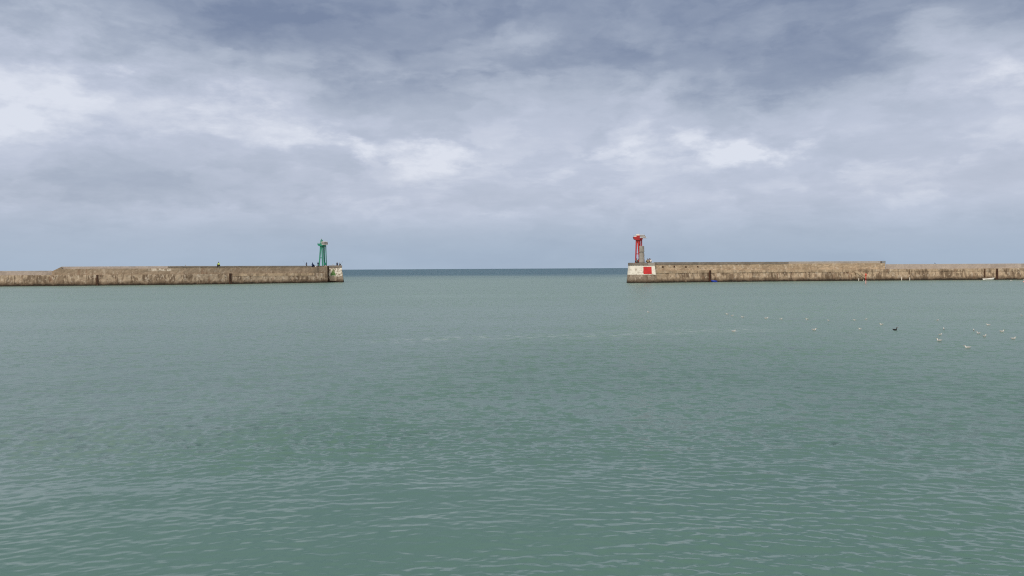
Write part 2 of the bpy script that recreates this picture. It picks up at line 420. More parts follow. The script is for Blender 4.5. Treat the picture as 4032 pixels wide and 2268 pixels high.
# ------------------------------------------------------------------ piers: swept along measured lines
class Line:
    def __init__(s, knots):
        s.k = [(px, EYE * F / dr) for px, dr in knots]
    def base(s, px):
        k = s.k
        for (a, da), (b, db) in zip(k, k[1:]):
            if px <= b or (b, db) == k[-1]:
                f = (px - a) / (b - a); f2 = f
                d = 1 / ((1 - f2) / da + f2 / db)
                break
        return Vector(((px - 2016) / F * d, d, 0))
    def frame(s, px):
        a, b = s.base(px - 60), s.base(px + 60)
        tg = (b - a).normalized()
        nrm = Vector((tg.y, -tg.x, 0))       # towards the harbour / viewer
        return (s.base(px - 25) + s.base(px) + s.base(px + 25)) / 3, tg, nrm
    def pt(s, px, n, z):
        q = px
        for _ in range(3):                     # keep the point on the sight line measured for px
            p, tg, nrm = s.frame(q)
            w = p + nrm * n
            q += px - (2016 + F * w.x / w.y)
        return w + Vector((0, 0, z))
west = Line([(-700, 59.6), (0, 58.9), (350, 57.9), (700, 56.4), (900, 54.7), (1240, 51.5), (1300, 50.9), (1400, 50.0)])
east = Line([(2480, 60.2), (2588, 59.1), (2800, 57.3), (3150, 55.9), (3400, 55.3), (3700, 55.0), (4032, 54.7), (4800, 53.6)])

def sweep(name, line, p0, p1, prof, mat, parent, step=9, jit=.03, prof1=None):
    """closed section [(n,z)...] swept from px p0 to p1 (prof1 = section at the far end)"""
    bm = bmesh.new()
    k = max(2, int(abs(p1 - p0) / step) + 1)
    rnd = random.Random(hash(name) % 1000 if False else int(p0 * 7 + p1))
    rings = []
    for i in range(k):
        f = i / (k - 1); px = p0 + (p1 - p0) * f
        sec = prof if prof1 is None else [(a[0] + (b[0] - a[0]) * f, a[1] + (b[1] - a[1]) * f) for a, b in zip(prof, prof1)]
        j = 0 if i in (0, k - 1) else jit
        rings.append([line.pt(px, n + rnd.uniform(-j, j), z + (rnd.uniform(-j, j) if z > 0.5 else 0)) for n, z in sec])
    add_loft(bm, rings)
    return obj(name, bm, mat, parent)

def split_prof(prof, dz=.6):
    out = []
    for (a, b) in zip(prof, prof[1:] + prof[:1]):
        out.append(a)
        n = int(max(abs(b[1] - a[1]), 0) / dz)
        if b[1] > a[1] or True:
            for q in range(1, n): out.append((a[0] + (b[0] - a[0]) * q / n, a[1] + (b[1] - a[1]) * q / n))
    return out

# ---- west pier (left in the photograph)
wp = thing('stone_pier', west.pt(900, -3, 0), 'long brown stone pier carrying the green light tower', 'pier')
WP0 = wp.location.copy()
def fix(parent):
    """children were modelled in world coordinates: move them into the parent's frame"""
    bpy.context.view_layer.update()
    inv = parent.matrix_world.inverted()
    for ch in parent.children: ch.matrix_parent_inverse = inv
LEDGE_W = 3.2
lower = split_prof([(.25, -2), (0, 0), (-.5, LEDGE_W), (-8, LEDGE_W), (-8, -2)])
sweep('lower_wall', west, -500, 1289, lower, M['stone_w'], wp, jit=.05)
sweep('parapet', west, -500, 205, [(-2.3, LEDGE_W - .2), (-2.25, 4.44), (-3.0, 4.46), (-3.0, LEDGE_W - .2)], M['parapet'], wp)
sweep('upper_wall', west, 205, 242, [(-1.4, LEDGE_W - .25), (-1.5, 4.3), (-3.6, 4.3), (-3.6, LEDGE_W - .25)], M['stone_wu'], wp,
      prof1=[(-.95, LEDGE_W - .25), (-1.1, 5.55), (-3.6, 5.6), (-3.6, LEDGE_W - .25)])
sweep('upper_wall', west, 242, 663, split_prof([(-.95, LEDGE_W - .25), (-1.1, 4.95), (-7.5, 4.95), (-7.5, LEDGE_W - .25)], .5), M['stone_wu'], wp, jit=.04)
sweep('parapet', west, 242, 663, [(-2.2, 4.8), (-2.2, 5.63), (-3.0, 5.65), (-3.0, 4.8)], M['parapet'], wp, jit=.012)
sweep('upper_wall', west, 663, 1222, split_prof([(-.95, LEDGE_W - .25), (-1.1, 5.36), (-7.5, 5.36), (-7.5, LEDGE_W - .25)], .5), M['stone_wu'], wp, jit=.04)
sweep('coping', west, 661, 1224, [(-1.0, 5.27), (-1.02, 5.64), (-3.2, 5.66), (-3.2, 5.27)], M['coping'], wp, jit=.015)
sweep('coping', west, 905, 1238, [(-.30, 2.42), (-.36, LEDGE_W + .03), (-.8, LEDGE_W + .035), (-.8, 2.42)], M['concrete_band'], wp, jit=.015)
sweep('upper_wall', west, 1222, 1289, split_prof([(-.95, LEDGE_W - .25), (-1.1, 5.17), (-7.5, 5.17), (-7.5, LEDGE_W - .25)], .5), M['stone_wu'], wp, jit=.03)
sweep('parapet', west, 1222, 1277, [(-5.2, 5.0), (-5.2, 5.64), (-5.9, 5.64), (-5.9, 5.0)], M['coping'], wp, jit=.01)
sweep('plinth', west, 1277, 1289, [(-1.3, 5.15), (-1.3, 5.45), (-6.0, 5.68), (-6.0, 5.15)], M['stone_wu'], wp, jit=.0)
# flight of steps up the pier face beside the tower
bm = bmesh.new()
for i in range(9):
    a, b = 1219 + i * 3.4, 1219 + (i + 1) * 3.4
    zt = LEDGE_W + .24 * (i + 1)
    q = [(-.62, LEDGE_W - .01), (-.62, zt), (-1.04, zt), (-1.04, LEDGE_W - .01)]
    add_loft(bm, [[west.pt(a + .02, n, z) for n, z in q], [west.pt(b - .02, n, z) for n, z in q]])
obj('staircase', bm, M['stone_wu'], wp)

def ladder(line, px, w, z0, z1, n0, n1, parent, rungs=True):
    """rusty steel ladder bolted in a dark iron channel on the wall face"""
    lad = bmesh.new()
    p0 = line.pt(px, n0, z0); p1 = line.pt(px, n1, z1)
    tg = line.frame(px)[1]; nr = line.frame(px)[2]
    ring_ = lambda c, hw, d0, d1: [c - tg * hw + nr * d0, c + tg * hw + nr * d0, c + tg * hw + nr * d1, c - tg * hw + nr * d1]
    add_loft(lad, [ring_(p0, w / 2, -.1, .05), ring_(p1, w / 2, -.1, .05)])
    o = obj('ladder_channel', lad, M['dark_gap'], parent)
    rl = bmesh.new()
    for s in (-1, 1):
        add_loft(rl, [ring_(p0 + tg * s * w * .36, .05, .06, .16), ring_(p1 + tg * s * w * .36, .05, .06, .16)])
    k = int((z1 - z0) / .3)
    for i in range(1, k):
        c = p0.lerp(p1, i / k)
        add_tube(rl, [c - tg * w * .36 + nr * .11, c + tg * w * .36 + nr * .11], .025, 6)
    l2 = obj('ladder', rl, M['rust'], parent)
    return o
ladder(west, 383, .55, -.5, 3.15, .08, -.45, wp)
ladder(west, 907, .75, -.5, 3.35, .08, -.28, wp)
# pier head with the flaking white paint
HYW = 260.3
def head(parent, pts_bottom, pts_top, z0, z1, mat, name):
    bm = bmesh.new()
    n = 8
    add_loft(bm, [[Vector((*(Vector(a).lerp(Vector(b), q / n)), z0 + (z1 - z0) * q / n)) for a, b in zip(pts_bottom, pts_top)] for q in range(n + 1)])
    return obj(name, bm, mat, parent)
xw = lambda px, Y: (px - 2016) / F * Y
wb = [(xw(1293.5, HYW), HYW), (xw(1352, HYW), HYW), (xw(1354, HYW) - .25, HYW + 1.5), (xw(1354, HYW) - 2.3, HYW + 8), (xw(1293.5, HYW), HYW + 8)]
wt = [(xw(1293.5, HYW), HYW + .5), (xw(1344, HYW), HYW + .5), (xw(1345, HYW) - .3, HYW + 1.6), (xw(1345, HYW) - 2.3, HYW + 8), (xw(1293.5, HYW), HYW + 8)]
lp = lambda f: [tuple(Vector(a).lerp(Vector(b), f)) for a, b in zip(wb, wt)]
bmh = None
hd = head(wp, lp(-.3), lp(.40), -2, 2.0, M['head_stone'], 'pier_head')
hw = head(hd, lp(.40), lp(1.0), 2.002, 5.0, M['white_worn'], 'painted_face')
cp = [(xw(1292.5, HYW), HYW + .38), (xw(1345.5, HYW), HYW + .38), (xw(1346, HYW) - .28, HYW + 1.6), (xw(1346, HYW) - 2.2, HYW + 8.1), (xw(1292.5, HYW), HYW + 8.1)]
hc = head(hd, cp, cp, 5.003, 5.73, M['coping'], 'coping')
fy = lambda z: HYW + .5 * (z / 5.0) - .015 - (.0)
def face_poly(name, poly, mat, parent, Yf, th=.05):
    bm = bmesh.new()
    add_loft(bm, [[Vector((x, Yf(z) - th, z)) for x, z in poly], [Vector((x, Yf(z) + .1, z)) for x, z in poly]])
    return obj(name, bm, mat, parent)
zz = lambda py, px, Y: EYE + uv(px, py)[1] * Y
face_poly('painted_triangle', [(xw(1299, HYW), zz(1085, 1310, HYW)), (xw(1322.5, HYW), zz(1085, 1310, HYW)), (xw(1310.8, HYW), zz(1057.5, 1310, HYW))], M['green_paint'], hd, fy, .03)
face_poly('painted_line', [(xw(1298, HYW), zz(1087.6, 1310, HYW)), (xw(1325, HYW), zz(1087.6, 1310, HYW)), (xw(1325, HYW), zz(1085.2, 1310, HYW)), (xw(1298, HYW), zz(1085.2, 1310, HYW))], M['white_line'], hd, fy, .03)
face_poly('rendered_patch', [(xw(1299, HYW), .55), (xw(1324, HYW), .55), (xw(1325, HYW), zz(1088, 1310, HYW)), (xw(1298, HYW), zz(1088, 1310, HYW))], M['smooth_patch'], hd, fy, .03)
bm = bmesh.new()
add_loft(bm, [[Vector((xw(1288.4, HYW) + s, HYW + .35 + d, z)) for s, d in ((-.25, 0), (.50, 0), (.50, 6), (-.25, 6))] for z in (-1, 5.62)])
obj('ladder_recess', bm, M['dark_gap'], wp)
bm = bmesh.new()
for s in (.08, .38):
    add_box(bm, (xw(1288.4, HYW) + s - .035, HYW + .22, -.6), (xw(1288.4, HYW) + s + .035, HYW + .30, 5.6))
for i in range(18):
    add_tube(bm, [(xw(1288.4, HYW) + .08, HYW + .26, .1 + i * .3), (xw(1288.4, HYW) + .38, HYW + .26, .1 + i * .3)], .022, 6)
obj('ladder', bm, M['rust'], wp)
fix(wp); bpy.context.view_layer.update()
fix(hd)

# ---- east pier (right in the photograph)
ep = thing('stone_pier', east.pt(3000, -3, 0), 'long yellow brown stone pier carrying the red light tower', 'pier')
LE = 3.55
lower = split_prof([(.25, -2), (0, 0), (-.5, LE - .72), (-8, LE - .72), (-8, -2)])
sweep('lower_wall', east, 2574, 4700, lower, M['stone_e'], ep, jit=.05)
sweep('concrete_band', east, 2574, 3376, [(-.36, LE - .80), (-.40, LE), (-8, LE), (-8, LE - .80)], M['concrete_band'], ep, jit=.015)
sweep('concrete_band', east, 3376, 4700, [(-.40, LE - .82), (-.45, LE), (-8, LE), (-8, LE - .82)], M['stone_e'], ep, jit=.03)
sweep('upper_wall', east, 2570, 3486, split_prof([(-.95, LE - .25), (-1.1, 5.32), (-7.5, 5.32), (-7.5, LE - .25)], .5), M['stone_eu'], ep, jit=.04)
sweep('coping', east, 2574, 3105, [(-1.0, 5.23), (-1.02, 5.93), (-3.2, 5.96), (-3.2, 5.23)], M['coping'], ep, jit=.018)
sweep('parapet', east, 3105, 3466, [(-1.2, 5.2), (-1.2, 5.99), (-3.0, 6.02), (-3.0, 5.2)], M['parapet'], ep, jit=.015)
sweep('parapet_end', east, 3466, 3473, [(-1.9, 5.2), (-1.9, 6.0), (-3.0, 6.03), (-3.0, 5.2)], M['coping'], ep, jit=.0)
sweep('parapet_end', east, 3473, 3487, [(-1.25, 5.2), (-1.25, 6.04), (-3.0, 6.06), (-3.0, 5.2)], M['grey_metal'], ep, jit=.0)
sweep('parapet', east, 3487, 4700, split_prof([(-2.3, LE - .25), (-2.35, 5.0), (-3.2, 5.03), (-3.2, LE - .25)], .5), M['parapet'], ep, jit=.015)
# stone steps going down to the water, and a ramp wall beside them
bm = bmesh.new()
for i in range(11):
    a, b = 3371 + i * 3.5, 3371 + (i + 1) * 3.5
    zt = LE - .1 - .21 * i
    q = [(.55, -1), (.45, zt), (-.6, zt), (-.6, -1)]
    add_loft(bm, [[east.pt(a + .01, n, z) for n, z in q], [east.pt(b - .01, n, z) for n, z in q]])
obj('staircase', bm, M['stone_e'], ep)
bm = bmesh.new()
q0 = lambda z0, z1: [(.62, z0), (.6, z1), (.46, z1), (.48, z0)]
add_loft(bm, [[east.pt(3366, n, z) for n, z in q0(2.7, LE + .05)], [east.pt(3409.8, n, z) for n, z in q0(.55, 1.3)]])
obj('stair_wall', bm, M['concrete_band'], ep)
ladder(east, 2796, .6, -.5, 3.5, .08, -.38, ep)
ladder(east, 2791.5, .25, .4, 2.9, .05, -.38, ep)
ladder(east, 3877, .3, 1.0, 3.5, -.1, -.48, ep)
ladder(east, 3925, .62, -.5, 3.5, .08, -.48, ep)
# rusty cross-shaped tie plates
for px_, py_ in ((2610, 1051), (2655.5, 1049.5), (2701, 1051), (2747.5, 1049.5)):
    c = east.pt(px_, -.98, 0); z = EYE + uv(px_, py_)[1] * c.y
    tg = east.frame(px_)[1]; nr = east.frame(px_)[2]
    bm = bmesh.new()
    for a in (45, 135):
        dv = tg * math.cos(R(a)) + Vector((0, 0, math.sin(R(a))))
        sv = tg * -math.sin(R(a)) + Vector((0, 0, math.cos(R(a))))
        off = nr * (.0 if a == 45 else .045)
        cc = c + Vector((0, 0, z))
        add_loft(bm, [[cc + dv * e * .30 + sv * s * .065 + nr * d + off for s, d in ((-1, -.06), (1, -.06), (1, .04), (-1, .04))] for e in (-1, 1)])
    obj('tie_plate', bm, M['rust'], ep)
# pier head
HYE = 219.5
eb = [(xw(2478, HYE), HYE), (xw(2588, HYE), HYE), (xw(2586, HYE), HYE + 9), (xw(2470, HYE + 9), HYE + 9), (xw(2466.3, HYE + 5.5), HYE + 5.5), (xw(2469.5, HYE + 1.2), HYE + 1.2)]
et = [(xw(2482, HYE), HYE + .55), (xw(2579, HYE), HYE + .55), (xw(2579, HYE), HYE + 9), (xw(2477, HYE + 9), HYE + 9), (xw(2473.5, HYE + 5.5), HYE + 5.5), (xw(2476, HYE + 1.6), HYE + 1.6)]
lpe = lambda f: [tuple(Vector(a).lerp(Vector(b), f)) for a, b in zip(eb, et)]
hde = head(ep, lpe(-.3), lpe(.475), -2, 2.36, M['head_stone'], 'pier_head')
head(hde, lpe(.475), lpe(1.0), 2.363, 5.04, M['white_fresh'], 'painted_face')
o = .1
ct = [(xw(2480, HYE), HYE + .42), (xw(2553, HYE), HYE + .42), (xw(2553, HYE), HYE + 8.9), (xw(2477, HYE + 8.9), HYE + 8.9), (xw(2472.8, HYE + 5.4), HYE + 5.4), (xw(2474.5, HYE + 1.4), HYE + 1.4)]
head(hde, ct, ct, 5.043, 5.79, M['coping'], 'coping')
ct2 = [(xw(2553.1, HYE), HYE + .40), (xw(2580, HYE), HYE + .40), (xw(2580, HYE), HYE + 8.9), (xw(2553.1, HYE), HYE + 8.9)]
head(hde, ct2, ct2, 5.043, 5.80, M['coping_pale'], 'coping')
for pxh in (2480, 2487.5, 2496, 2503, 2517, 2534, 2549):
    bm = bmesh.new()
    x = xw(pxh, HYE); add_box(bm, (x - .06, HYE + .33, 5.06), (x + .06, HYE + .43, 5.19))
    obj('drain_hole', bm, M['dark_joint'], hde)
fye = lambda z: HYE + .55 * (z / 5.04)
face_poly('painted_rectangle', [(xw(2534.3, HYE), zz(1079, 2550, HYE)), (xw(2567, HYE), zz(1079, 2550, HYE)), (xw(2566.5, HYE), zz(1050.3, 2550, HYE)), (xw(2534.3, HYE), zz(1050.5, 2550, HYE))], M['red_paint'], hde, fye, .03)
fix(ep); bpy.context.view_layer.update(); fix(hde)

# ------------------------------------------------------------------ light towers
def solar_panel(bl, br_, tl, tr, mats, parent, n=5, solid_from=99):
    """tilted panel: white frame with dark strips of cells; four corners in tower coordinates"""
    bl, br_, tl, tr = map(Vector, (bl, br_, tl, tr))
    nrm = (br_ - bl).cross(tl - bl).normalized()
    P = lambda u, v: (bl * (1 - u) + br_ * u) * (1 - v) + (tl * (1 - u) + tr * u) * v
    def slab(bm, u0, u1, v0, v1, a, b):
        q = [P(u0, v0), P(u1, v0), P(u1, v1), P(u0, v1)]
        add_loft(bm, [[p + nrm * a for p in q], [p + nrm * b for p in q]])
    bm = bmesh.new(); slab(bm, 0, 1, 0, 1, -.05, 0)
    fr = obj('solar_panel', bm, M['alu'], parent)
    for i in range(n):
        w = 1.0 / n
        bm = bmesh.new()
        narrow = .27 if i < solid_from else .06
        slab(bm, (i + narrow) * w, (i + 1 - .12) * w, .05, .95, .004, .012)
        obj('solar_cell', bm, M['cell'], fr)
    return fr

# green tower on the west pier; local x right, y away, z up; origin at the foot
GY = HYW + 2.6
go = at(1270, 1052, GY)
g = thing('light_tower', (go.x, GY, 5.17), 'green four legged light tower with solar panel on the pier end', 'light tower')
s = GY / F
gx = lambda px: (px - 1270) * s
gz = lambda py: (1052 - py) * s
def leg(t, pa, pb, wa, wb, ya, yb, da, db, X, Z, mat):
    bm = bmesh.new()
    add_bar(bm, (X(pa[0]), ya, Z(pa[1])), (X(pb[0]), yb, Z(pb[1])), wa * 1.18, da, wb * 1.15, db)
    return obj('leg', bm, mat, t)
GS = M['green_steel']
leg(g, (1259.3, 1052.5), (1264.6, 962), .30, .36, -1.0, -.25, .30, .45, gx, gz, GS)
leg(g, (1273.3, 1052.5), (1268.6, 962), .30, .36, -1.0, -.25, .30, .45, gx, gz, GS)
leg(g, (1276.2, 1048), (1274.6, 962), .42, .42, .5, .35, .30, .45, gx, gz, GS)
leg(g, (1282.6, 1046), (1281.6, 962), .22, .24, 1.0, .5, .30, .35, gx, gz, GS)
bm = bmesh.new(); add_box(bm, (gx(1261), -.85, gz(1017)), (gx(1271.4), -.6, gz(1014))); obj('crossbar', bm, GS, g)
bm = bmesh.new(); add_box(bm, (gx(1273.8), -.5, gz(1017.5)), (gx(1282), .55, gz(1015.2))) if False else add_box(bm, (gx(1259), -1.16, -.02), (gx(1274.5), -.84, .14)); obj('base_plate', bm, GS, g)
# web plate filling the top of the legs
bm = bmesh.new(); add_prism(bm, [(gx(1261.8), gz(966)), (gx(1266.6), gz(978)), (gx(1272), gz(973)), (gx(1274), gz(983)), (gx(1277), gz(972)), (gx(1283), gz(969)), (gx(1283), gz(962)), (gx(1261.8), gz(962))], -.34, .42); obj('head_plate', bm, GS, g)
# walkway basket with sloping left end
bm = bmesh.new()
poly = [(gx(1252.2), gz(959.4)), (gx(1254.8), gz(966.6)), (gx(1259.6), gz(969.6)), (gx(1276), gz(969.3)), (gx(1276), gz(959))]
add_prism(bm, poly, -1.0, 1.1)
ga = obj('gallery', bm, GS, g)
bm = bmesh.new()
for i in range(6): add_tube(bm, [(gx(1252.6) + .02 + i * .28, -1.0, gz(959.3)), (gx(1252.6) + .02 + i * .28, -1.0, gz(959.3) + .25)], .016, 5)
add_tube(bm, [(gx(1252.6), -1.0, gz(959.3) + .25), (gx(1252.6) + 1.5, -1.0, gz(959.3) + .25)], .018, 5)
obj('railing', bm, M['grey_metal'], ga)
bm = bmesh.new()
add_lathe(bm, [(.47, gz(958.6)), (.47, gz(956.4)), (.42, gz(955.8)), (.42, gz(949)), (.38, gz(947)), (.30, gz(945)), (.16, gz(943.8)), (.15, gz(943))], (gx(1266.8), 0, 0))
ln = obj('lantern', bm, GS, g, True)
bm = bmesh.new()
add_lathe(bm, [(.13, gz(943)), (.15, gz(941.5)), (.10, gz(940.6)), (.05, gz(939.8)), (.03, gz(938.8))], (gx(1266.8), 0, 0), 12)
obj('finial', bm, M['grey_metal'], ln, True)
bm = bmesh.new(); add_box(bm, (gx(1265), -.46, gz(954.5)), (gx(1266.8), -.40, gz(952.3))); obj('lamp_window', bm, M['white_gloss'], ln)
solar_panel((gx(1271.4), -1.35, gz(964.2)), (gx(1294), -.75, gz(964.4)), (gx(1269.2), -.55, gz(950.6)), (gx(1290.4), .05, gz(952.0)), None, g, 6, 3)
bm = bmesh.new(); add_box(bm, (gx(1275.5), -.8, gz(968.8)), (gx(1283.5), .6, gz(964.8))); obj('panel_bracket', bm, GS, g)
bm = bmesh.new(); add_tube(bm, [(gx(1288.8), -.2, gz(953)), (gx(1288.8), -.2, gz(946.5))], .022, 6); obj('antenna', bm, M['grey_metal'], g)
bm = bmesh.new(); add_box(bm, (gx(1277.4), -.45, gz(1044.5)), (gx(1284.2), .35, gz(1034))); 
bmesh.ops.bevel(bm, geom=bm.edges[:], offset=.06, segments=2, affect='EDGES'); obj('control_box', bm, GS, g)

# red tower on the east pier
RY = HYE + 5.0
ro = at(2510, 1033, RY)
r_ = thing('light_tower', (ro.x, RY, 5.79), 'red four legged light tower with white lantern behind grey column', 'light tower')
s2 = RY / F
rx = lambda px: (px - 2510) * s2
rz = lambda py: (1033 - py) * s2
RS = M['red_steel']
leg(r_, (2500.6, 1033.6), (2506.2, 938), .29, .36, -.9, -.25, .28, .45, rx, rz, RS)
leg(r_, (2516.4, 1033.6), (2511.4, 938), .28, .34, -.9, -.25, .28, .45, rx, rz, RS)
leg(r_, (2520.4, 1033.6), (2519.2, 938), .46, .46, .3, .3, .30, .45, rx, rz, RS)
leg(r_, (2528.4, 1033.6), (2528.0, 937), .26, .26, .95, .5, .28, .35, rx, rz, RS)
bm = bmesh.new(); add_box(bm, (rx(2502.5), -.78, rz(999.4)), (rx(2515), -.5, rz(996.4))); obj('crossbar', bm, RS, r_)
bm = bmesh.new(); add_prism(bm, [(rx(2503.6), rz(943)), (rx(2508.6), rz(955)), (rx(2514), rz(949)), (rx(2517), rz(960)), (rx(2522.6), rz(948)), (rx(2524), rz(944)), (rx(2530), rz(941)), (rx(2530), rz(936)), (rx(2503.6), rz(936))], -.34, .42); obj('head_plate', bm, RS, r_)
bm = bmesh.new()
add_prism(bm, [(rx(2493.8), rz(930.6)), (rx(2496.8), rz(940)), (rx(2503.8), rz(943.6)), (rx(2518), rz(943.4)), (rx(2518), rz(926)), (rx(2508), rz(926.4)), (rx(2505), rz(928.8)), (rx(2505), rz(930.6))], -1.0, 1.0)
ra = obj('gallery', bm, RS, r_)
bm = bmesh.new(); add_box(bm, (rx(2494.4), -.95, rz(930.5)), (rx(2504.8), -.8, rz(927.4))); obj('gallery_panel', bm, M['white_gloss'], ra)
bm = bmesh.new()
add_tube(bm, [(rx(2492.2), -.88, rz(926.5)), (rx(2506), -.88, rz(926.2))], .035, 6)
for px_ in (2494.5, 2498, 2501.5, 2504.5): add_tube(bm, [(rx(px_), -.88, rz(930.6)), (rx(px_), -.88, rz(926.4))], .018, 5)
obj('railing', bm, M['grey_metal'], ra)
bm = bmesh.new()
add_box(bm, (rx(2505), -.75, rz(926.2)), (rx(2517.5), .6, rz(920.2)))
bmesh.ops.bevel(bm, geom=bm.edges[:], offset=.05, segments=2, affect='EDGES')
lr = obj('lantern', bm, M['white_gloss'], r_)
bm = bmesh.new(); add_tube(bm, [(rx(2516.5), -.2, rz(920.3)), (rx(2516.5), -.2, rz(918))], .03, 6); obj('finial', bm, M['grey_metal'], lr)
solar_panel((rx(2520.6), -1.3, rz(934.8)), (rx(2544.2), -.75, rz(935.6)), (rx(2515.8), -.5, rz(922.4)), (rx(2538.2), .05, rz(922.8)), None, r_, 5)
bm = bmesh.new(); add_tube(bm, [(rx(2511.5), -1.25, rz(935.8)), (rx(2546), -.8, rz(936.6))], .035, 6); obj('panel_rail', bm, M['grey_metal'], r_)
bm = bmesh.new(); add_box(bm, (rx(2514), -.8, rz(941)), (rx(2529.8), .6, rz(936.9))); obj('panel_bracket', bm, RS, r_)
bm = bmesh.new(); add_tube(bm, [(rx(2536.3), -.1, rz(924)), (rx(2536.3), -.1, rz(917.5))], .022, 6); obj('antenna', bm, M['grey_metal'], r_)

# grey concrete column in front of the red tower
cy = HYE + 1.9
co = at(2527, 1033, cy); s3 = cy / F
col_o = thing('concrete_column', (co.x, cy, 5.79), 'round grey banded concrete column on the pier head beside the red tower', 'column')
cz = lambda py: (1033.4 - py) * s3
bm = bmesh.new(); add_lathe(bm, [(.86, -.02), (.84, cz(1030)), (.78, cz(1020)), (.73, cz(1009)), (.71, cz(1007.4))], n=28); obj('shaft', bm, M['column'], col_o, True)
bm = bmesh.new(); add_lathe(bm, [(.62, cz(1007.4)), (.80, cz(1006)), (.74, cz(1003)), (.70, cz(994)), (.60, cz(993.4))], n=28); obj('collar', bm, M['column'], col_o)
bm = bmesh.new(); add_lathe(bm, [(.56, cz(993.4)), (.58, cz(990.6)), (.77, cz(990.4)), (.77, cz(988)), (.71, cz(987)), (.71, cz(976)), (.69, cz(975.8)), (.70, cz(968.6)), (.62, cz(967.6))], n=28); obj('drum', bm, M['column'], col_o)

# ------------------------------------------------------------------ people
def skin_mesh(name, nodes, edges, root, mat, parent, sub=2):
    """nodes {key:(x,y,z,r)}; one continuous skinned surface"""
    me = bpy.data.meshes.new(name)
    keys = list(nodes); idx = {k: i for i, k in enumerate(keys)}
    me.from_pydata([nodes[k][:3] for k in keys], [(idx[a], idx[b]) for a, b in edges], [])
    o = bpy.data.objects.new(name, me); C.objects.link(o)
    sk = o.modifiers.new('skin', 'SKIN'); sk.use_smooth_shade = True
    sv = me.skin_vertices[0].data
    for k in keys:
        q = nodes[k]; sv[idx[k]].radius = (q[3], q[4] if len(q) > 4 else q[3]); sv[idx[k]].use_root = (k == root)
    sb = o.modifiers.new('sub', 'SUBSURF'); sb.levels = sub; sb.render_levels = sub
    bpy.context.view_layer.update()
    dg = bpy.context.evaluated_depsgraph_get()
    me2 = bpy.data.meshes.new_from_object(o.evaluated_get(dg))
    o.modifiers.clear(); o.data = me2; bpy.data.meshes.remove(me)
    me2.name = name; me2.materials.clear(); me2.materials.append(mat)
    for p in me2.polygons: p.use_smooth = True
    o.parent = parent
    return o

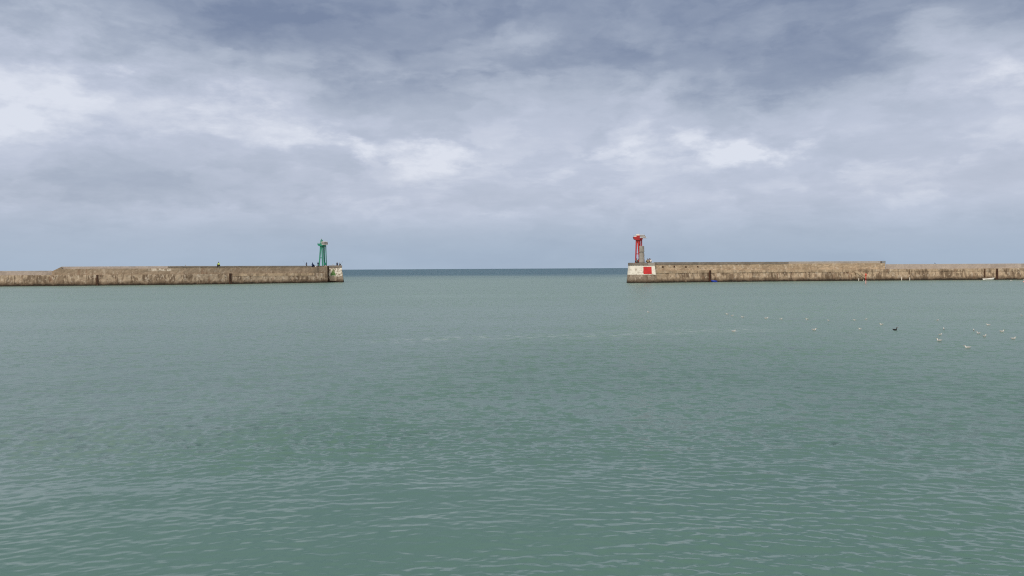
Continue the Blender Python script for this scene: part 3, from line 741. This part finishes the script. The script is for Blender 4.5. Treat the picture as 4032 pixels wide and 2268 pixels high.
def person(loc, rz, label, pose, jacket, trousers, hair, hood=None, shoe=None, group=None, lean=0.0, scale=1.0, arms='forward', vest=None):
    """local +y is where the person looks"""
    root = thing('person', loc, label, 'person', group, rz)
    root.scale = (scale,) * 3
    N = {}
    if pose == 'stand': hipz = .94
    elif pose == 'sit': hipz = .13         # sitting on an edge at z=0, lower legs hanging
    else: hipz = .13                       # 'ground': knees drawn up
    ly = lambda z: math.sin(lean) * (z - hipz)
    def T(k, x, y, z, r, r2=None): N[k] = (x, y + ly(z), z, r, r2 or r)
    h = hipz
    T('pelvis', 0, 0, h, .145, .11); T('waist', 0, 0, h + .2, .135, .10); T('chest', 0, .01, h + .42, .155, .115)
    T('base', 0, 0, h + .54, .075, .07); T('neck', 0, .015, h + .62, .055); T('head', 0, .035, h + .70, .075, .085); T('crown', 0, .03, h + .81, .07, .08)
    T('nose', 0, .135, h + .715, .016)
    for sgn, q in ((-1, 'l'), (1, 'r')):
        T('sh' + q, sgn * .185, 0, h + .49, .062)
        if arms == 'forward':
            T('el' + q, sgn * .25, .10, h + .26, .046); T('wr' + q, sgn * .14, .33, h + .24, .032)
        elif arms == 'knees':
            T('el' + q, sgn * .24, .16, h + .24, .046); T('wr' + q, sgn * .12, .36, h + .22, .032)
        else:
            T('el' + q, sgn * .25, .02, h + .22, .046); T('wr' + q, sgn * .24, .08, h + .0, .032)
        w = Vector(N['wr' + q][:3]); e = Vector(N['el' + q][:3]); dr = (w - e).normalized()
        sd = dr.cross(Vector((0, 0, 1))).normalized()
        pm = w + dr * .07; N['pm' + q] = (*pm, .030, .018)
        for fi, (off, ln_) in enumerate(((-.028, .07), (-.010, .085), (.010, .08), (.028, .06))):
            f1 = pm + dr * (.035 + ln_ * .4) + sd * off; f2 = f1 + dr * ln_ * .4 + Vector((0, 0, -.025))
            N[f'f{fi}{q}'] = (*f1, .009); N[f'g{fi}{q}'] = (*f2, .007)
        th = w + dr * .05 - sd * sgn * .05; N['th' + q] = (*th, .010)
        if pose == 'stand':
            T('hip' + q, sgn * .09, 0, h - .06, .09); T('kn' + q, sgn * .11, .03, .50, .06); T('an' + q, sgn * .12, -.01, .09, .042); T('to' + q, sgn * .13, .14, .035, .035)
        elif pose == 'sit':
            T('hip' + q, sgn * .10, .06, h - .01, .09); N['kn' + q] = (sgn * .13, .45, h + .03, .062, .062); N['an' + q] = (sgn * .13, .44, h - .42, .042, .042); N['to' + q] = (sgn * .14, .58, h - .47, .034, .034)
        else:
            T('hip' + q, sgn * .10, .06, h - .01, .09); N['kn' + q] = (sgn * .14, .40, .50, .062, .062); N['an' + q] = (sgn * .14, .52, .08, .042, .042); N['to' + q] = (sgn * .15, .66, .035, .034, .034)
    E = [('pelvis', 'waist'), ('waist', 'chest'), ('chest', 'base'), ('base', 'neck'), ('neck', 'head'), ('head', 'crown'), ('head', 'nose')]
    for q in 'lr':
        E += [('chest', 'sh' + q), ('sh' + q, 'el' + q), ('el' + q, 'wr' + q), ('wr' + q, 'pm' + q), ('wr' + q, 'th' + q)]
        E += [('pm' + q, f'f{i}{q}') for i in range(4)] + [(f'f{i}{q}', f'g{i}{q}') for i in range(4)]
        E += [('pelvis', 'hip' + q), ('hip' + q, 'kn' + q), ('kn' + q, 'an' + q), ('an' + q, 'to' + q)]
    skin_mesh('body', N, E, 'pelvis', M['skin'], root)
    def sub(name, keys, grow, mat, rt, extra=None):
        nn = {k: (*N[k][:3], N[k][3] + grow, N[k][4] + grow if len(N[k]) > 4 else N[k][3] + grow) for k in keys}
        if extra: nn.update(extra)
        ee = [(a, b) for a, b in E if a in nn and b in nn]
        return skin_mesh(name, nn, ee, rt, mat, root)
    sub('jacket', ['pelvis', 'waist', 'chest', 'base', 'shl', 'shr', 'ell', 'elr', 'wrl', 'wrr'], .032, jacket, 'chest')
    sub('trousers', ['pelvis', 'hipl', 'hipr', 'knl', 'knr', 'anl', 'anr'], .024, trousers, 'pelvis')
    for q in 'lr':
        a, b_ = Vector(N['an' + q][:3]), Vector(N['to' + q][:3])
        skin_mesh('shoe', {'a': (*(a + Vector((0, -.02, -.01))), .055), 'b': (*(a.lerp(b_, .5)), .05), 'c': (*b_, .045)}, [('a', 'b'), ('b', 'c')], 'a', shoe or M['tan'], root, 1)
    if vest: sub('vest', ['waist', 'chest', 'shl', 'shr'], .05, vest, 'chest')
    hp, cp_ = Vector(N['head'][:3]), Vector(N['crown'][:3])
    if hood:
        skin_mesh('hood', {'a': (*(Vector(N['base'][:3]) + Vector((0, -.02, .02))), .12), 'b': (*(hp + Vector((0, -.045, 0))), .115), 'c': (*(cp_ + Vector((0, -.04, .03))), .095), 'd': (*(cp_ + Vector((0, -.05, .11))), .035)}, [('a', 'b'), ('b', 'c'), ('c', 'd')], 'b', hood, root, 1)
    else:
        skin_mesh('hair', {'a': (*(hp + Vector((0, -.04, -.02))), .075), 'b': (*(hp + Vector((0, -.035, .06))), .092), 'c': (*(cp_ + Vector((0, -.01, .02))), .085)}, [('a', 'b'), ('b', 'c')], 'b', hair, root, 2)
    return root

def rod(p, q, label):
    bm = bmesh.new()
    p, q = Vector(p), Vector(q)
    pts = [p.lerp(q, i / 6) + Vector((0, 0, -.25 * (i / 6) ** 2)) for i in range(7)]
    add_tube(bm, [Vector(x) - p for x in pts], [.022, .02, .017, .014, .012, .010, .008], 6)
    o = tag(obj('fishing_rod', bm, M['grey_metal']), label, 'fishing rod', 'rods held on the left pier')
    o.location = p
    return o

def on_wall(line, px, n, z): return line.pt(px, n, z)
# person in the yellow-green jacket perched on the edge of the left wall
p_ = on_wall(west, 863.5, -1.12, 5.66)
person(p_, R(150), 'person in bright yellow green jacket sitting on the left pier wall edge, legs hanging', 'sit', M['lime'], M['dark'], M['hair'], lean=.30, scale=1.25, arms='knees')
bm = bmesh.new()
add_loft(bm, [[(-.24 + a, -.17, 0), (.24 - a, -.17, 0), (.24 - a, .17, 0), (-.24 + a, .17, 0)] if False else [Vector((x * (1 - a), y * (1 - a), zz_)) for x, y in ((-.26, -.18), (.26, -.18), (.26, .18), (-.26, .18))] for a, zz_ in ((.12, 0), (0, .08), (0, .5), (.1, .62), (.4, .72))])
bmesh.ops.bevel(bm, geom=[e for e in bm.edges], offset=.03, segments=2, affect='EDGES')
bag = tag(obj('backpack', bm, M['bag']), 'dark navy bag beside the person in the yellow green jacket', 'bag')
bag.location = on_wall(west, 858.2, -1.45, 5.66); bag.rotation_euler = (0, 0, R(25))

FG = 'people on the green tower pier'
def fisher(px, n, z, rz, label, pose, jk, tr, hood, **kw):
    return person(on_wall(west, px, n, z), rz, label, pose, jk, tr, M['hair'], hood=hood, group=FG, **kw)
fisher(1207.5, -3.6, 4.98, R(80), 'slim person in navy with fishing rod, first of three left of the green tower', 'stand', M['navy'], M['dark'], M['navy'])
fisher(1231, -2.6, 5.17, R(-20), 'broad person in hooded dark blue coat, second of three left of the green tower', 'ground', M['navy2'], M['navy'], M['navy2'], scale=1.5, arms='knees')
fisher(1252.5, -3.0, 5.17, R(10), 'person in dark blue standing right against the green tower leg', 'stand', M['navy2'], M['navy'], M['navy'], scale=.98, arms='knees')
def headman(px, y, z, rz, label, *a, **kw):
    return person((xw(px, HYW + y), HYW + y, z), rz, label, *a, group=FG, **kw)
headman(1327.6, 3, 5.73, R(200), 'person in hooded navy coat at the left pier end, taller of two', 'ground', M['navy'], M['navy2'], M['hair'], hood=M['navy'], scale=1.12, arms='knees')
headman(1338, 2.4, 5.73, R(-140), 'person in grey jacket and dark trousers nearest the left pier tip', 'ground', M['grey_cloth'], M['dark'], M['hair'], scale=.95, arms='forward')
a0 = on_wall(west, 1206.5, -3.5, 5.9)
rod(a0 + Vector((-.2, -.25, .1)), a0 + Vector((-1.1, -.6, 2.0)), 'thin rod leaning left from the navy person left of the tower')
a1 = Vector((xw(1337, HYW), HYW + 2.2, 6.3))
rod(a1, a1 + Vector((.9, -.6, 1.3)), 'thin rod leaning right from the grey person at the pier tip')
a2 = Vector((xw(1326, HYW), HYW + 2.7, 6.4))
rod(a2, a2 + Vector((-1.1, -.5, .75)), 'thin rod leaning left from the hooded person at the pier tip')
# white bucket between the two people by the green tower
bm = bmesh.new(); add_lathe(bm, [(.17, 0), (.22, .36), (.235, .38), (.20, .38), (.16, .05)], n=16)
bk = thing('bucket', on_wall(west, 1243, -2.0, 5.17), 'white bucket on the left pier between the two dark blue people', 'bucket')
obj('pail', bm, M['white_gloss'], bk)
bm = bmesh.new(); add_tube(bm, [(.21 * math.cos(R(a)), 0, .37 + .2 * math.sin(R(a))) for a in range(0, 181, 20)], .012, 5); obj('handle', bm, M['grey_metal'], bk)

EG = 'people at the red tower'
def eman(px, y, rz, label, *a, **kw):
    return person((xw(px, HYE + y), HYE + y, 5.80), rz, label, *a, group=EG, **kw)
eman(2507.2, 2.0, R(20), 'person in grey jacket sitting under the red tower, left of the pair', 'ground', M['grey_cloth'], M['dark'], M['hair'], scale=1.22, arms='knees')
eman(2513.4, 2.6, R(-15), 'person in red jacket sitting under the red tower, right of the pair', 'ground', M['red_cloth'], M['dark'], M['hair_brown'], scale=1.15, arms='knees')
eman(2549.5, 1.6, R(20), 'person in khaki top right of the grey column, leftmost of four', 'ground', M['khaki'], M['brown_cloth'], M['hair'], scale=1.18, arms='knees')
eman(2553.3, 2.3, R(-5), 'person in pale beige top beside the khaki one near the column', 'ground', M['beige'], M['brown_cloth'], M['hair_brown'], scale=1.0, arms='knees')
eman(2557.0, 2.6, R(0), 'person in dark red jacket, tallest of the four right of the column', 'ground', M['maroon'], M['brown_cloth'], M['hair_brown'], scale=1.28, arms='knees')
eman(2562.4, 1.5, R(-10), 'person in white jacket right of the column, rightmost of four', 'ground', M['white_cloth'], M['grey_cloth'], M['hair_brown'], scale=1.15, arms='knees')

# ------------------------------------------------------------------ boats
def hull(L, B, H, sheer, mats, name, n=14, bow=1):
    """open boat, bow towards +x, keel sits at z=-.12"""
    bm = bmesh.new(); rings = []; inner = []
    for i in range(n + 1):
        f = i / n; x = (f - .5) * L
        w = B / 2 * (1 - max(0, (f - .45) / .55) ** 2.3) * (.82 + .18 * min(1, f / .3)) + .015
        top = H * (1 + sheer * max(0, f - .35) ** 1.6 * 2.2)
        keel = -.14 + .30 * max(0, (f - .72) / .28) ** 2
        xx = x + (top * .35 * max(0, (f - .8) / .2))
        rings.append([Vector((xx if q > 2 or q < -2 else x, s_, z)) for q, s_, z in ((3, -w, top), (2, -w * .92, top * .45), (1, -w * .5, keel + .04), (0, 0, keel), (1, w * .5, keel + .04), (2, w * .92, top * .45), (3, w, top))])
        inner.append([Vector((xx * .985, -w * .88, top)), Vector((x * .97, -w * .72, .06)), Vector((x * .97, 0, .03)), Vector((x * .97, w * .72, .06)), Vector((xx * .985, w * .88, top))])
    full = [r + list(reversed(i)) for r, i in zip(rings, inner)]
    add_loft(bm, full)
    return bm
p = on_water(2813, 1110.9)
bd = thing('dinghy', (p.x, p.y, 0), 'small blue dinghy at the foot of the right pier ladder', 'boat', rz=R(168))
obj('hull', hull(1.55, .85, .42, .5, None, 'hull'), M['blue_hull'], bd, True)
bm = bmesh.new(); add_box(bm, (-.25, -.36, .26), (.0, .36, .30)); obj('seat', bm, M['blue_in'], bd)
bm = bmesh.new(); add_prism(bm, [(-.72, .40), (.1, .56), (.62, .46), (.62, .38), (-.72, .34)], -.33, .33); obj('cover', bm, M['blue_in'], bd)
p = east.pt(3893, 1.0, 0)
wb_ = thing('rowing_boat', (p.x, p.y, 0), 'white open boat moored under the far right of the right pier', 'boat', rz=R(4))
obj('hull', hull(3.3, 1.2, .45, .55, None, 'hull', 18), M['white_gloss'], wb_, True)
for x in (-.7, .35):
    bm = bmesh.new(); add_box(bm, (x, -.47, .28), (x + .24, .47, .32)); obj('seat', bm, M['wood'], wb_)
bm = bmesh.new(); add_box(bm, (-1.95, -.1, .22), (-1.6, .1, .5)); add_box(bm, (-1.85, -.05, -.3), (-1.72, .05, .24))
obj('outboard_motor', bm, M['white_gloss'], wb_)
bm = bmesh.new(); add_tube(bm, [(1.75, 0, .78), (1.98, .5, 1.1), (2.2, 1.1, 1.4)], .014, 5)
obj('mooring_rope', bm, M['grey_metal'], wb_)

# ------------------------------------------------------------------ poles, posts, buoys
p = on_water(3409, 1117); sp = p.y / F
mk = thing('channel_marker', (p.x, p.y, 0), 'red marker pole with orange topmark standing off the right pier steps', 'marker pole')
hp = lambda py: (1117 - py) * sp
bm = bmesh.new(); add_tube(bm, [(0, 0, -1.2), (0, 0, hp(1104))], .14, 12); obj('pole_base', bm, M['pole_faded'], mk, True)
bm = bmesh.new(); add_tube(bm, [(0, 0, hp(1104)), (.02, 0, hp(1087))], [.15, .13], 12); obj('pole', bm, M['pole_red'], mk, True)
bm = bmesh.new(); add_lathe(bm, [(.12, hp(1087.5)), (.24, hp(1085)), (.26, hp(1081)), (.16, hp(1077.5)), (.05, hp(1076.6))], (.03, 0, 0), 14); obj('topmark', bm, M['pole_orange'], mk, True)
posts = [(3381, 1104.6, 10.5, .10, 'white mooring post at the foot of the right pier steps, left of the red pole'),
         (3400, 1104.3, 4.0, .08, 'very short white post just left of the red marker pole'),
         (3550, 1104.2, 14.0, .11, 'tall white mooring post right of the red pole, left one of a pair'),
         (3582, 1104.0, 13.0, .10, 'white mooring post right of the red pole, right one of a pair')]
for px_, py_, hh, rr, lab in posts:
    w_ = east.pt(px_, .75, 0)
    t_ = thing('mooring_post', (w_.x, w_.y, 0), lab, 'post', 'white posts along the right pier')
    H = hh * w_.y / F
    bm = bmesh.new(); add_tube(bm, [(0, 0, -1), (0, 0, H - .06)], [rr, rr * .9], 10); obj('shaft', bm, M['post_white'], t_, True)
    bm = bmesh.new(); add_lathe(bm, [(rr * 1.15, H - .06), (rr * 1.1, H - .02), (rr * .5, H + .05), (.01, H + .07)], n=10); obj('cap', bm, M['post_white'], t_, True)
p = on_water(4031, 1111.3)
t_ = thing('buoy', (p.x, p.y, 0), 'faded pink mooring buoy at the far right near the pier', 'buoy')
bm = bmesh.new(); add_lathe(bm, [(.03, -.2), (.16, -.14), (.24, .02), (.22, .16), (.10, .27), (.04, .30)], n=18); obj('float', bm, M['buoy_pink'], t_, True)
bm = bmesh.new(); add_tube(bm, [(.06 * math.cos(R(a)), 0, .34 + .06 * math.sin(R(a))) for a in range(0, 361, 30)], .012, 5); obj('eye_ring', bm, M['grey_metal'], t_)
p = on_water(4032, 1103.4)
t_ = thing('buoy', (p.x, p.y, 0), 'small white mooring buoy behind the pink one at the far right', 'buoy')
bm = bmesh.new(); add_lathe(bm, [(.03, -.15), (.12, -.10), (.18, .02), (.16, .13), (.08, .21), (.03, .23)], n=18); obj('float', bm, M['buoy_white'], t_, True)
bm = bmesh.new(); add_tube(bm, [(.05 * math.cos(R(a)), 0, .26 + .05 * math.sin(R(a))) for a in range(0, 361, 30)], .010, 5); obj('eye_ring', bm, M['grey_metal'], t_)

# ------------------------------------------------------------------ birds
def bird(loc, label, cat='gull', dark=False, group=None, neck=0.0, name='gull'):
    """floating bird, faces +x; waterline at z=0"""
    root = thing(name, loc, label, cat, group)
    bmat = M['cormorant'] if dark else M['gull_white']
    N = {'tail': (-.21, 0, .085, .014, .03), 'rump': (-.14, 0, .06, .045, .035), 'mid': (-.03, 0, .04, .085, .07), 'breast': (.08, 0, .045, .08, .07),
         'neck': (.125, 0, .105 + neck * .4, .04), 'throat': (.135, 0, .145 + neck * .8, .034), 'head': (.15, 0, .175 + neck, .042), 'brow': (.175, 0, .175 + neck, .03)}
    ks = list(N)
    skin_mesh('body', N, list(zip(ks, ks[1:])), 'mid', bmat, root, 2)
    for sgn in (-1, 1):
        W = {'a': (.07, sgn * .068, .085, .022, .035), 'b': (-.05, sgn * .072, .09, .026, .045), 'c': (-.17, sgn * .04, .10, .016, .028), 'd': (-.27, sgn * .012, .125, .008, .012)}
        skin_mesh('wing', W, [('a', 'b'), ('b', 'c'), ('c', 'd')], 'b', M['cormorant'] if dark else M['gull_grey'], root, 1)
    bm = bmesh.new(); add_tube(bm, [(.19, 0, .172 + neck), (.225, 0, .168 + neck), (.245 + neck * .3, 0, .158 + neck)], [.016, .011, .004], 6); obj('bill', bm, M['bill'], root)
    return root
GG = 'gulls floating on the harbour water'
gulls = [  # px, py, heading (deg), scale, label
    (2552.5, 1230.5, 150, 1.0, 'lone white gull on the water below the red painted rectangle'),
    (2863, 1238.5, 170, 1.1, 'white gull, leftmost of the flock row nearest the right pier'),
    (2883.5, 1244.5, 10, 1.1, 'white gull just right of the leftmost bird of the far row'),
    (2924, 1250.3, 185, 1.15, 'bright white gull, third from left in the far row'),
    (3017, 1255.5, 5, 1.35, 'pale gull lying low and long, fourth from left in the far row'),
    (3075, 1258.5, 0, 1.1, 'greyish gull, fifth from left in the far row'),
    (3177.5, 1259, 180, 1.15, 'white gull, sixth from left in the far row, above the large one'),
    (3262, 1264.5, 100, 1.1, 'dark grey backed gull near the middle of the far row'),
    (3365, 1262, 180, 1.0, 'white gull left of its twin in the far row under the red pole'),
    (3410, 1259, 10, 1.0, 'white gull right of its twin in the far row under the red pole'),
    (2889, 1307, 5, 1.3, 'dull gull low on the water, far left of the lower row'),
    (3206.5, 1301, 0, 1.45, 'large white gull alone left of centre of the lower row'),
    (3386, 1297, 180, 1.0, 'white gull left of the black cormorant in the lower row'),
    (3470.5, 1279.5, 175, 1.2, 'white gull with dark raised wing tip up left of the cormorant'),
    (3691.5, 1262.5, 20, 1.0, 'white gull alone in the far row right of the cormorant'),
    (3716.5, 1298, 70, 1.2, 'upright white gull, topmost of a column of three right of the cormorant'),
    (3702, 1320, 10, 1.1, 'white gull, middle of a column of three right of the cormorant'),
    (3697.5, 1343.5, 120, 1.4, 'bright white gull, lowest of a column of three right of the cormorant'),
    (3808.5, 1371, 160, 1.35, 'white gull nearest the viewer of all the flock'),
    (3834, 1302.5, 60, 1.1, 'upright white gull, upper left of a diagonal of three'),
    (3852.5, 1314.5, 110, 1.25, 'white gull with dark tail, middle of a diagonal of three'),
    (3877, 1326, 20, 1.25, 'white gull, lower right of a diagonal of three'),
    (3891, 1281.5, 150, 1.2, 'gull with peaked back above the diagonal of three'),
    (3945, 1307.5, 0, 1.35, 'white gull facing right near the right edge'),
    (3990.5, 1336.5, 5, 1.4, 'white gull with dark tail lowest near the right edge'),
    (4022.5, 1244.5, 90, 1.05, 'white gull at the far right edge, farthest out of the flock'),
    (3982, 1106.2, 170, 2.1, 'white gull beside the pier right of the white boat'),
]
proto = None
for px_, py_, hd_, sc_, lab in gulls:
    p = on_water(px_, py_)
    if proto is None: proto = bird((0, 0, 0), lab, group=GG); b_ = proto
    else: b_ = copy_tree(proto)
    b_.location = (p.x, p.y, .01); b_.rotation_euler = (0, 0, R(hd_)); b_.scale = (sc_ * (.52 if py_ > 1120 else .75),) * 3
    tag(b_, lab, 'gull', GG)
p = on_water(3525, 1301)
cb = bird((p.x, p.y, .0), 'black cormorant with raised neck swimming among the white gulls', 'cormorant', True, neck=.10, name='cormorant')
cb.scale = (.8,) * 3; cb.rotation_euler = (0, 0, R(0))
def perched(loc, label, rz, sc, dark=False):
    b_ = copy_tree(proto if not dark else cb)
    b_.location = loc; b_.rotation_euler = (0, 0, rz); b_.scale = (sc,) * 3
    for k in ('group',):
        if k in b_: del b_[k]
    b_.name = 'gull'
    tag(b_, label, 'gull')
    legs = bmesh.new()
    for sg in (-1, 1): add_tube(legs, [(0, sg * .03, -.12), (0, sg * .03, .0)], .008, 5)
    obj('legs', legs, M['bill'], b_)
    return b_
perched(west.pt(730, -1.5, 5.8), 'small white gull perched on top of the left pier wall', R(90), 1.4)
perched((xw(1309, HYW), HYW + 1.2, 5.87), 'white and grey gull standing on the left pier head coping', R(10), 1.5)
perched(east.pt(3681.5, -2.7, 5.15), 'tiny dark gull perched on the low grey parapet at right', R(170), 1.0, True)

# ------------------------------------------------------------------ the sea
def make_water():
    rng = np.random.default_rng(5)
    t = np.concatenate([np.linspace(.72, .045, 1450), np.linspace(.0445, .0125, 45)])   # tangent of the depression angle
    r = np.concatenate([[2.0, 3.5, 5.0], EYE / t, np.geomspace(EYE / .0125 * 1.03, 60000, 70)])
    th = np.radians(np.concatenate([np.linspace(-180, -60, 13)[:-1], np.linspace(-60, -40, 30)[:-1], np.linspace(-40, 40, 1000), np.linspace(40, 60, 30)[1:], np.linspace(60, 180, 13)[1:]]))
    dr = np.gradient(r); dth = np.gradient(th)
    Rr, Th = np.meshgrid(r, th, indexing='ij')
    X = Rr * np.sin(Th); Y = Rr * np.cos(Th)
    sp = np.maximum(dr[:, None] * np.ones_like(Th), Rr * dth[None, :])
    n = 130
    lam = np.exp(rng.uniform(math.log(.10), math.log(3.6), n))
    lam.sort()
    k = 2 * math.pi / lam
    slope = np.exp(-((np.log(lam / .24)) / .80) ** 2) * .038 + .005
    a = slope / k
    ang = rng.normal(R(-90) , .62, n)                      # travelling towards the viewer, with spread
    ang += np.where(rng.random(n) < .3, rng.normal(0, .7, n), 0)
    ph = rng.uniform(0, 2 * math.pi, n)
    radial = rng.random(n) < .42
    cxs = rng.uniform(-14, 14, n); cys = rng.uniform(-45, -18, n)
    # gust patches
    g = np.zeros_like(X)
    for i in range(14):
        L = rng.uniform(7, 45); aa = rng.normal(R(90), .7)
        g += np.cos((X * math.cos(aa) * .55 + Y * math.sin(aa)) * 2 * math.pi / L + rng.uniform(0, 6.28)) * (L / 45) ** .3
    g = g / np.std(g[3:1400, 50:950])
    gust = np.clip(.9 + .46 * g, .25, 2.0)
    Z = np.zeros_like(X); DX = np.zeros_like(X); DY = np.zeros_like(X)
    lost = np.zeros_like(X)
    for i in range(n):
        w = np.clip((lam[i] / sp - 2.2) / 2.5, 0, 1)
        amp = a[i] * w * (gust if lam[i] < 1.6 else (.7 + .3 * gust))
        lost += (slope[i] ** 2) / 2 * (1 - w ** 2)
        if w.max() <= 0: continue
        rows = np.where(w.max(axis=1) > 0)[0]; rs = slice(rows[0], rows[-1] + 1)
        x, y = X[rs], Y[rs]
        if radial[i]:
            d = np.hypot(x - cxs[i], y - cys[i]); p = k[i] * d + ph[i]
            ux, uy = (x - cxs[i]) / d, (y - cys[i]) / d
        else:
            ux, uy = math.cos(ang[i]), math.sin(ang[i]); p = k[i] * (x * ux + y * uy) + ph[i]
        c, s_ = np.cos(p), np.sin(p)
        Z[rs] += amp[rs] * c
        DX[rs] -= .8 * amp[rs] * ux * s_; DY[rs] -= .8 * amp[rs] * uy * s_
    near = np.clip((Rr - 5) / 2, 0, 1)
    V = np.stack([X + DX, Y + DY, Z], -1).reshape(-1, 3).astype(np.float32)
    nr, nt = X.shape
    idx = np.arange(nr * nt).reshape(nr, nt)
    q = np.stack([idx[:-1, :-1], idx[:-1, 1:], idx[1:, 1:], idx[1:, :-1]], -1).reshape(-1, 4)
    q = q[:, ::-1]
    me = bpy.data.meshes.new('harbour_water')
    me.vertices.add(len(V)); me.vertices.foreach_set('co', V.ravel())
    me.loops.add(q.size); me.loops.foreach_set('vertex_index', q.ravel().astype(np.int32))
    me.polygons.add(len(q)); me.polygons.foreach_set('loop_start', np.arange(0, q.size, 4, dtype=np.int32))
    me.polygons.foreach_set('use_smooth', np.ones(len(q), dtype=bool))
    at_ = me.attributes.new('ripple', 'FLOAT', 'POINT'); at_.data.foreach_set('value', np.sqrt(lost).ravel().astype(np.float32))
    at2 = me.attributes.new('gust', 'FLOAT', 'POINT'); at2.data.foreach_set('value', gust.ravel().astype(np.float32))
    me.update(calc_edges=True); me.validate()
    o = bpy.data.objects.new('harbour_water', me); C.objects.link(o)
    if me.polygons[5000].normal.z < 0: me.flip_normals()
    tag(o, 'rippled grey green harbour water reaching out to a dark blue horizon', kind='structure')
    # material
    m, t, b = material('sea water')
    P = t.n('ShaderNodeNewGeometry').outputs['Position']; Nn = t.n('ShaderNodeNewGeometry').outputs['Normal']
    px, py, pz = t.sep(P)
    rip = t.n('ShaderNodeAttribute', attribute_name='ripple').outputs['Fac']
    gst = t.n('ShaderNodeAttribute', attribute_name='gust').outputs['Fac']
    PF = t.v('MULTIPLY', P, (.55, 1.0, 0.0))
    # unresolved waves: slopes of fBm at many scales, and capillary ripples everywhere
    s1 = t.v('SUBTRACT', t.noise(PF, .8, 6, .8, True), (.5, .5, .5))
    pat = t.mr(t.noise(t.v('MULTIPLY', P, (.35, 1, 0)), .07, 5, .6), .35, .65, .45, 1.5)
    s2 = t.v('SUBTRACT', t.noise(t.v('ADD', PF, (13, 7, 0)), 6.0, 3, .6, True), (.5, .5, .5))
    s3 = t.v('SUBTRACT', t.noise(t.v('MULTIPLY', P, (.9, 1.0, 0)), 2.6, 3, .65, True), (.5, .5, .5))
    slope_v = t.v('ADD', t.v('SCALE', s1, scale=t.m('MULTIPLY', pat, t.m('MULTIPLY', rip, WAT['far']))), t.v('SCALE', s2, scale=t.m('MULTIPLY', gst, WAT['cap'])))
    slope_v = t.v('ADD', slope_v, t.v('SCALE', s3, scale=t.m('MULTIPLY', pat, t.m('MULTIPLY', rip, WAT['st']))))
    slope_v = t.v('MULTIPLY', slope_v, (.7, 1.15, 0))
    nrm = t.v('NORMALIZE', t.v('ADD', Nn, slope_v))
    # body colour: silty green inside the harbour, blue outside, plus painted-in sky reflection
    sea = t.mr(t.m('ADD', py, t.m('MULTIPLY', t.m('SUBTRACT', t.noise(t.v('MULTIPLY', P, (.3, 1, 0)), .02, 4, .6), .5), 240)), 270, 620, 0, 1, True)
    silt = t.noise(t.v('MULTIPLY', P, (.5, 1, 0)), .045, 4, .55)
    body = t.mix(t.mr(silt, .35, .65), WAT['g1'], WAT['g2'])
    body = t.mix(t.mr(py, 11, 75, 0, .6, True), body, WAT['g3'])  # paler with distance: sky reflection put into the body colour
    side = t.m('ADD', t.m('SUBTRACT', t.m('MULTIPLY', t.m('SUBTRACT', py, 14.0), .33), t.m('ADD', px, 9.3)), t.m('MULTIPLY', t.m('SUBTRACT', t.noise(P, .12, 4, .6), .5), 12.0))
    body = t.mix(t.m('MULTIPLY', t.mr(side, -3.0, 5.0, 0, .42, True), t.mr(py, 60, 120, 1, 0, True)), body, WAT['g4'])  # bluer left patch: sky reflected by gust ripples, painted into the colour
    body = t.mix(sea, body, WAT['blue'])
    # a band of brighter ripples painted pale inside the harbour, sparse whitecaps outside
    A, B = on_water(1450, 1345), on_water(2960, 1300)
    dv = (B - A).normalized(); nv = Vector((-dv.y, dv.x, 0))
    wob = t.m('MULTIPLY', t.m('SUBTRACT', t.noise(P, .12, 3, .5), .5), 3.0)
    dist = t.m('ABSOLUTE', t.m('ADD', t.m('SUBTRACT', t.v('DOT_PRODUCT', P, tuple(nv)), A.dot(nv)), wob))
    alongp = t.m('SUBTRACT', t.v('DOT_PRODUCT', P, tuple(dv)), A.dot(dv))
    ends = t.m('MULTIPLY', t.mr(alongp, -2.5, 3, 0, 1, True), t.mr(alongp, 24, 30, 1, 0, True))
    fn = t.noise(t.v('MULTIPLY', P, (.8, 1.0, 0)), 1.6, 5, .65)
    pale_crests = t.m('MULTIPLY', t.m('MULTIPLY', t.mr(dist, 2.6, .0, 0, 1, True), ends), t.mr(fn, .50, .68, 0, .34))
    cap = t.m('MULTIPLY', t.mr(t.noise(t.v('MULTIPLY', P, (.5, .22, 0)), .35, 2, .5), .735, .76), t.mr(py, 330, 520, 0, .7))
    pale_crests = t.m('MAXIMUM', pale_crests, cap)
    body = t.mix(pale_crests, body, (.60, .66, .68, 1))
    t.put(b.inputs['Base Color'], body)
    al = t.m('ADD', t.m('MULTIPLY', rip, WAT['r']), .010)
    t.put(b.inputs['Roughness'], t.m('MAXIMUM', t.m('MULTIPLY', pale_crests, .9), t.m('MINIMUM', t.m('SQRT', al), .62)))
    b.inputs['IOR'].default_value = 1.33
    t.put(b.inputs['Specular IOR Level'], t.m('SUBTRACT', .5, t.m('MULTIPLY', sea, WAT['seaspec'])))
    t.put(b.inputs['Normal'], nrm)
    me.materials.append(m)
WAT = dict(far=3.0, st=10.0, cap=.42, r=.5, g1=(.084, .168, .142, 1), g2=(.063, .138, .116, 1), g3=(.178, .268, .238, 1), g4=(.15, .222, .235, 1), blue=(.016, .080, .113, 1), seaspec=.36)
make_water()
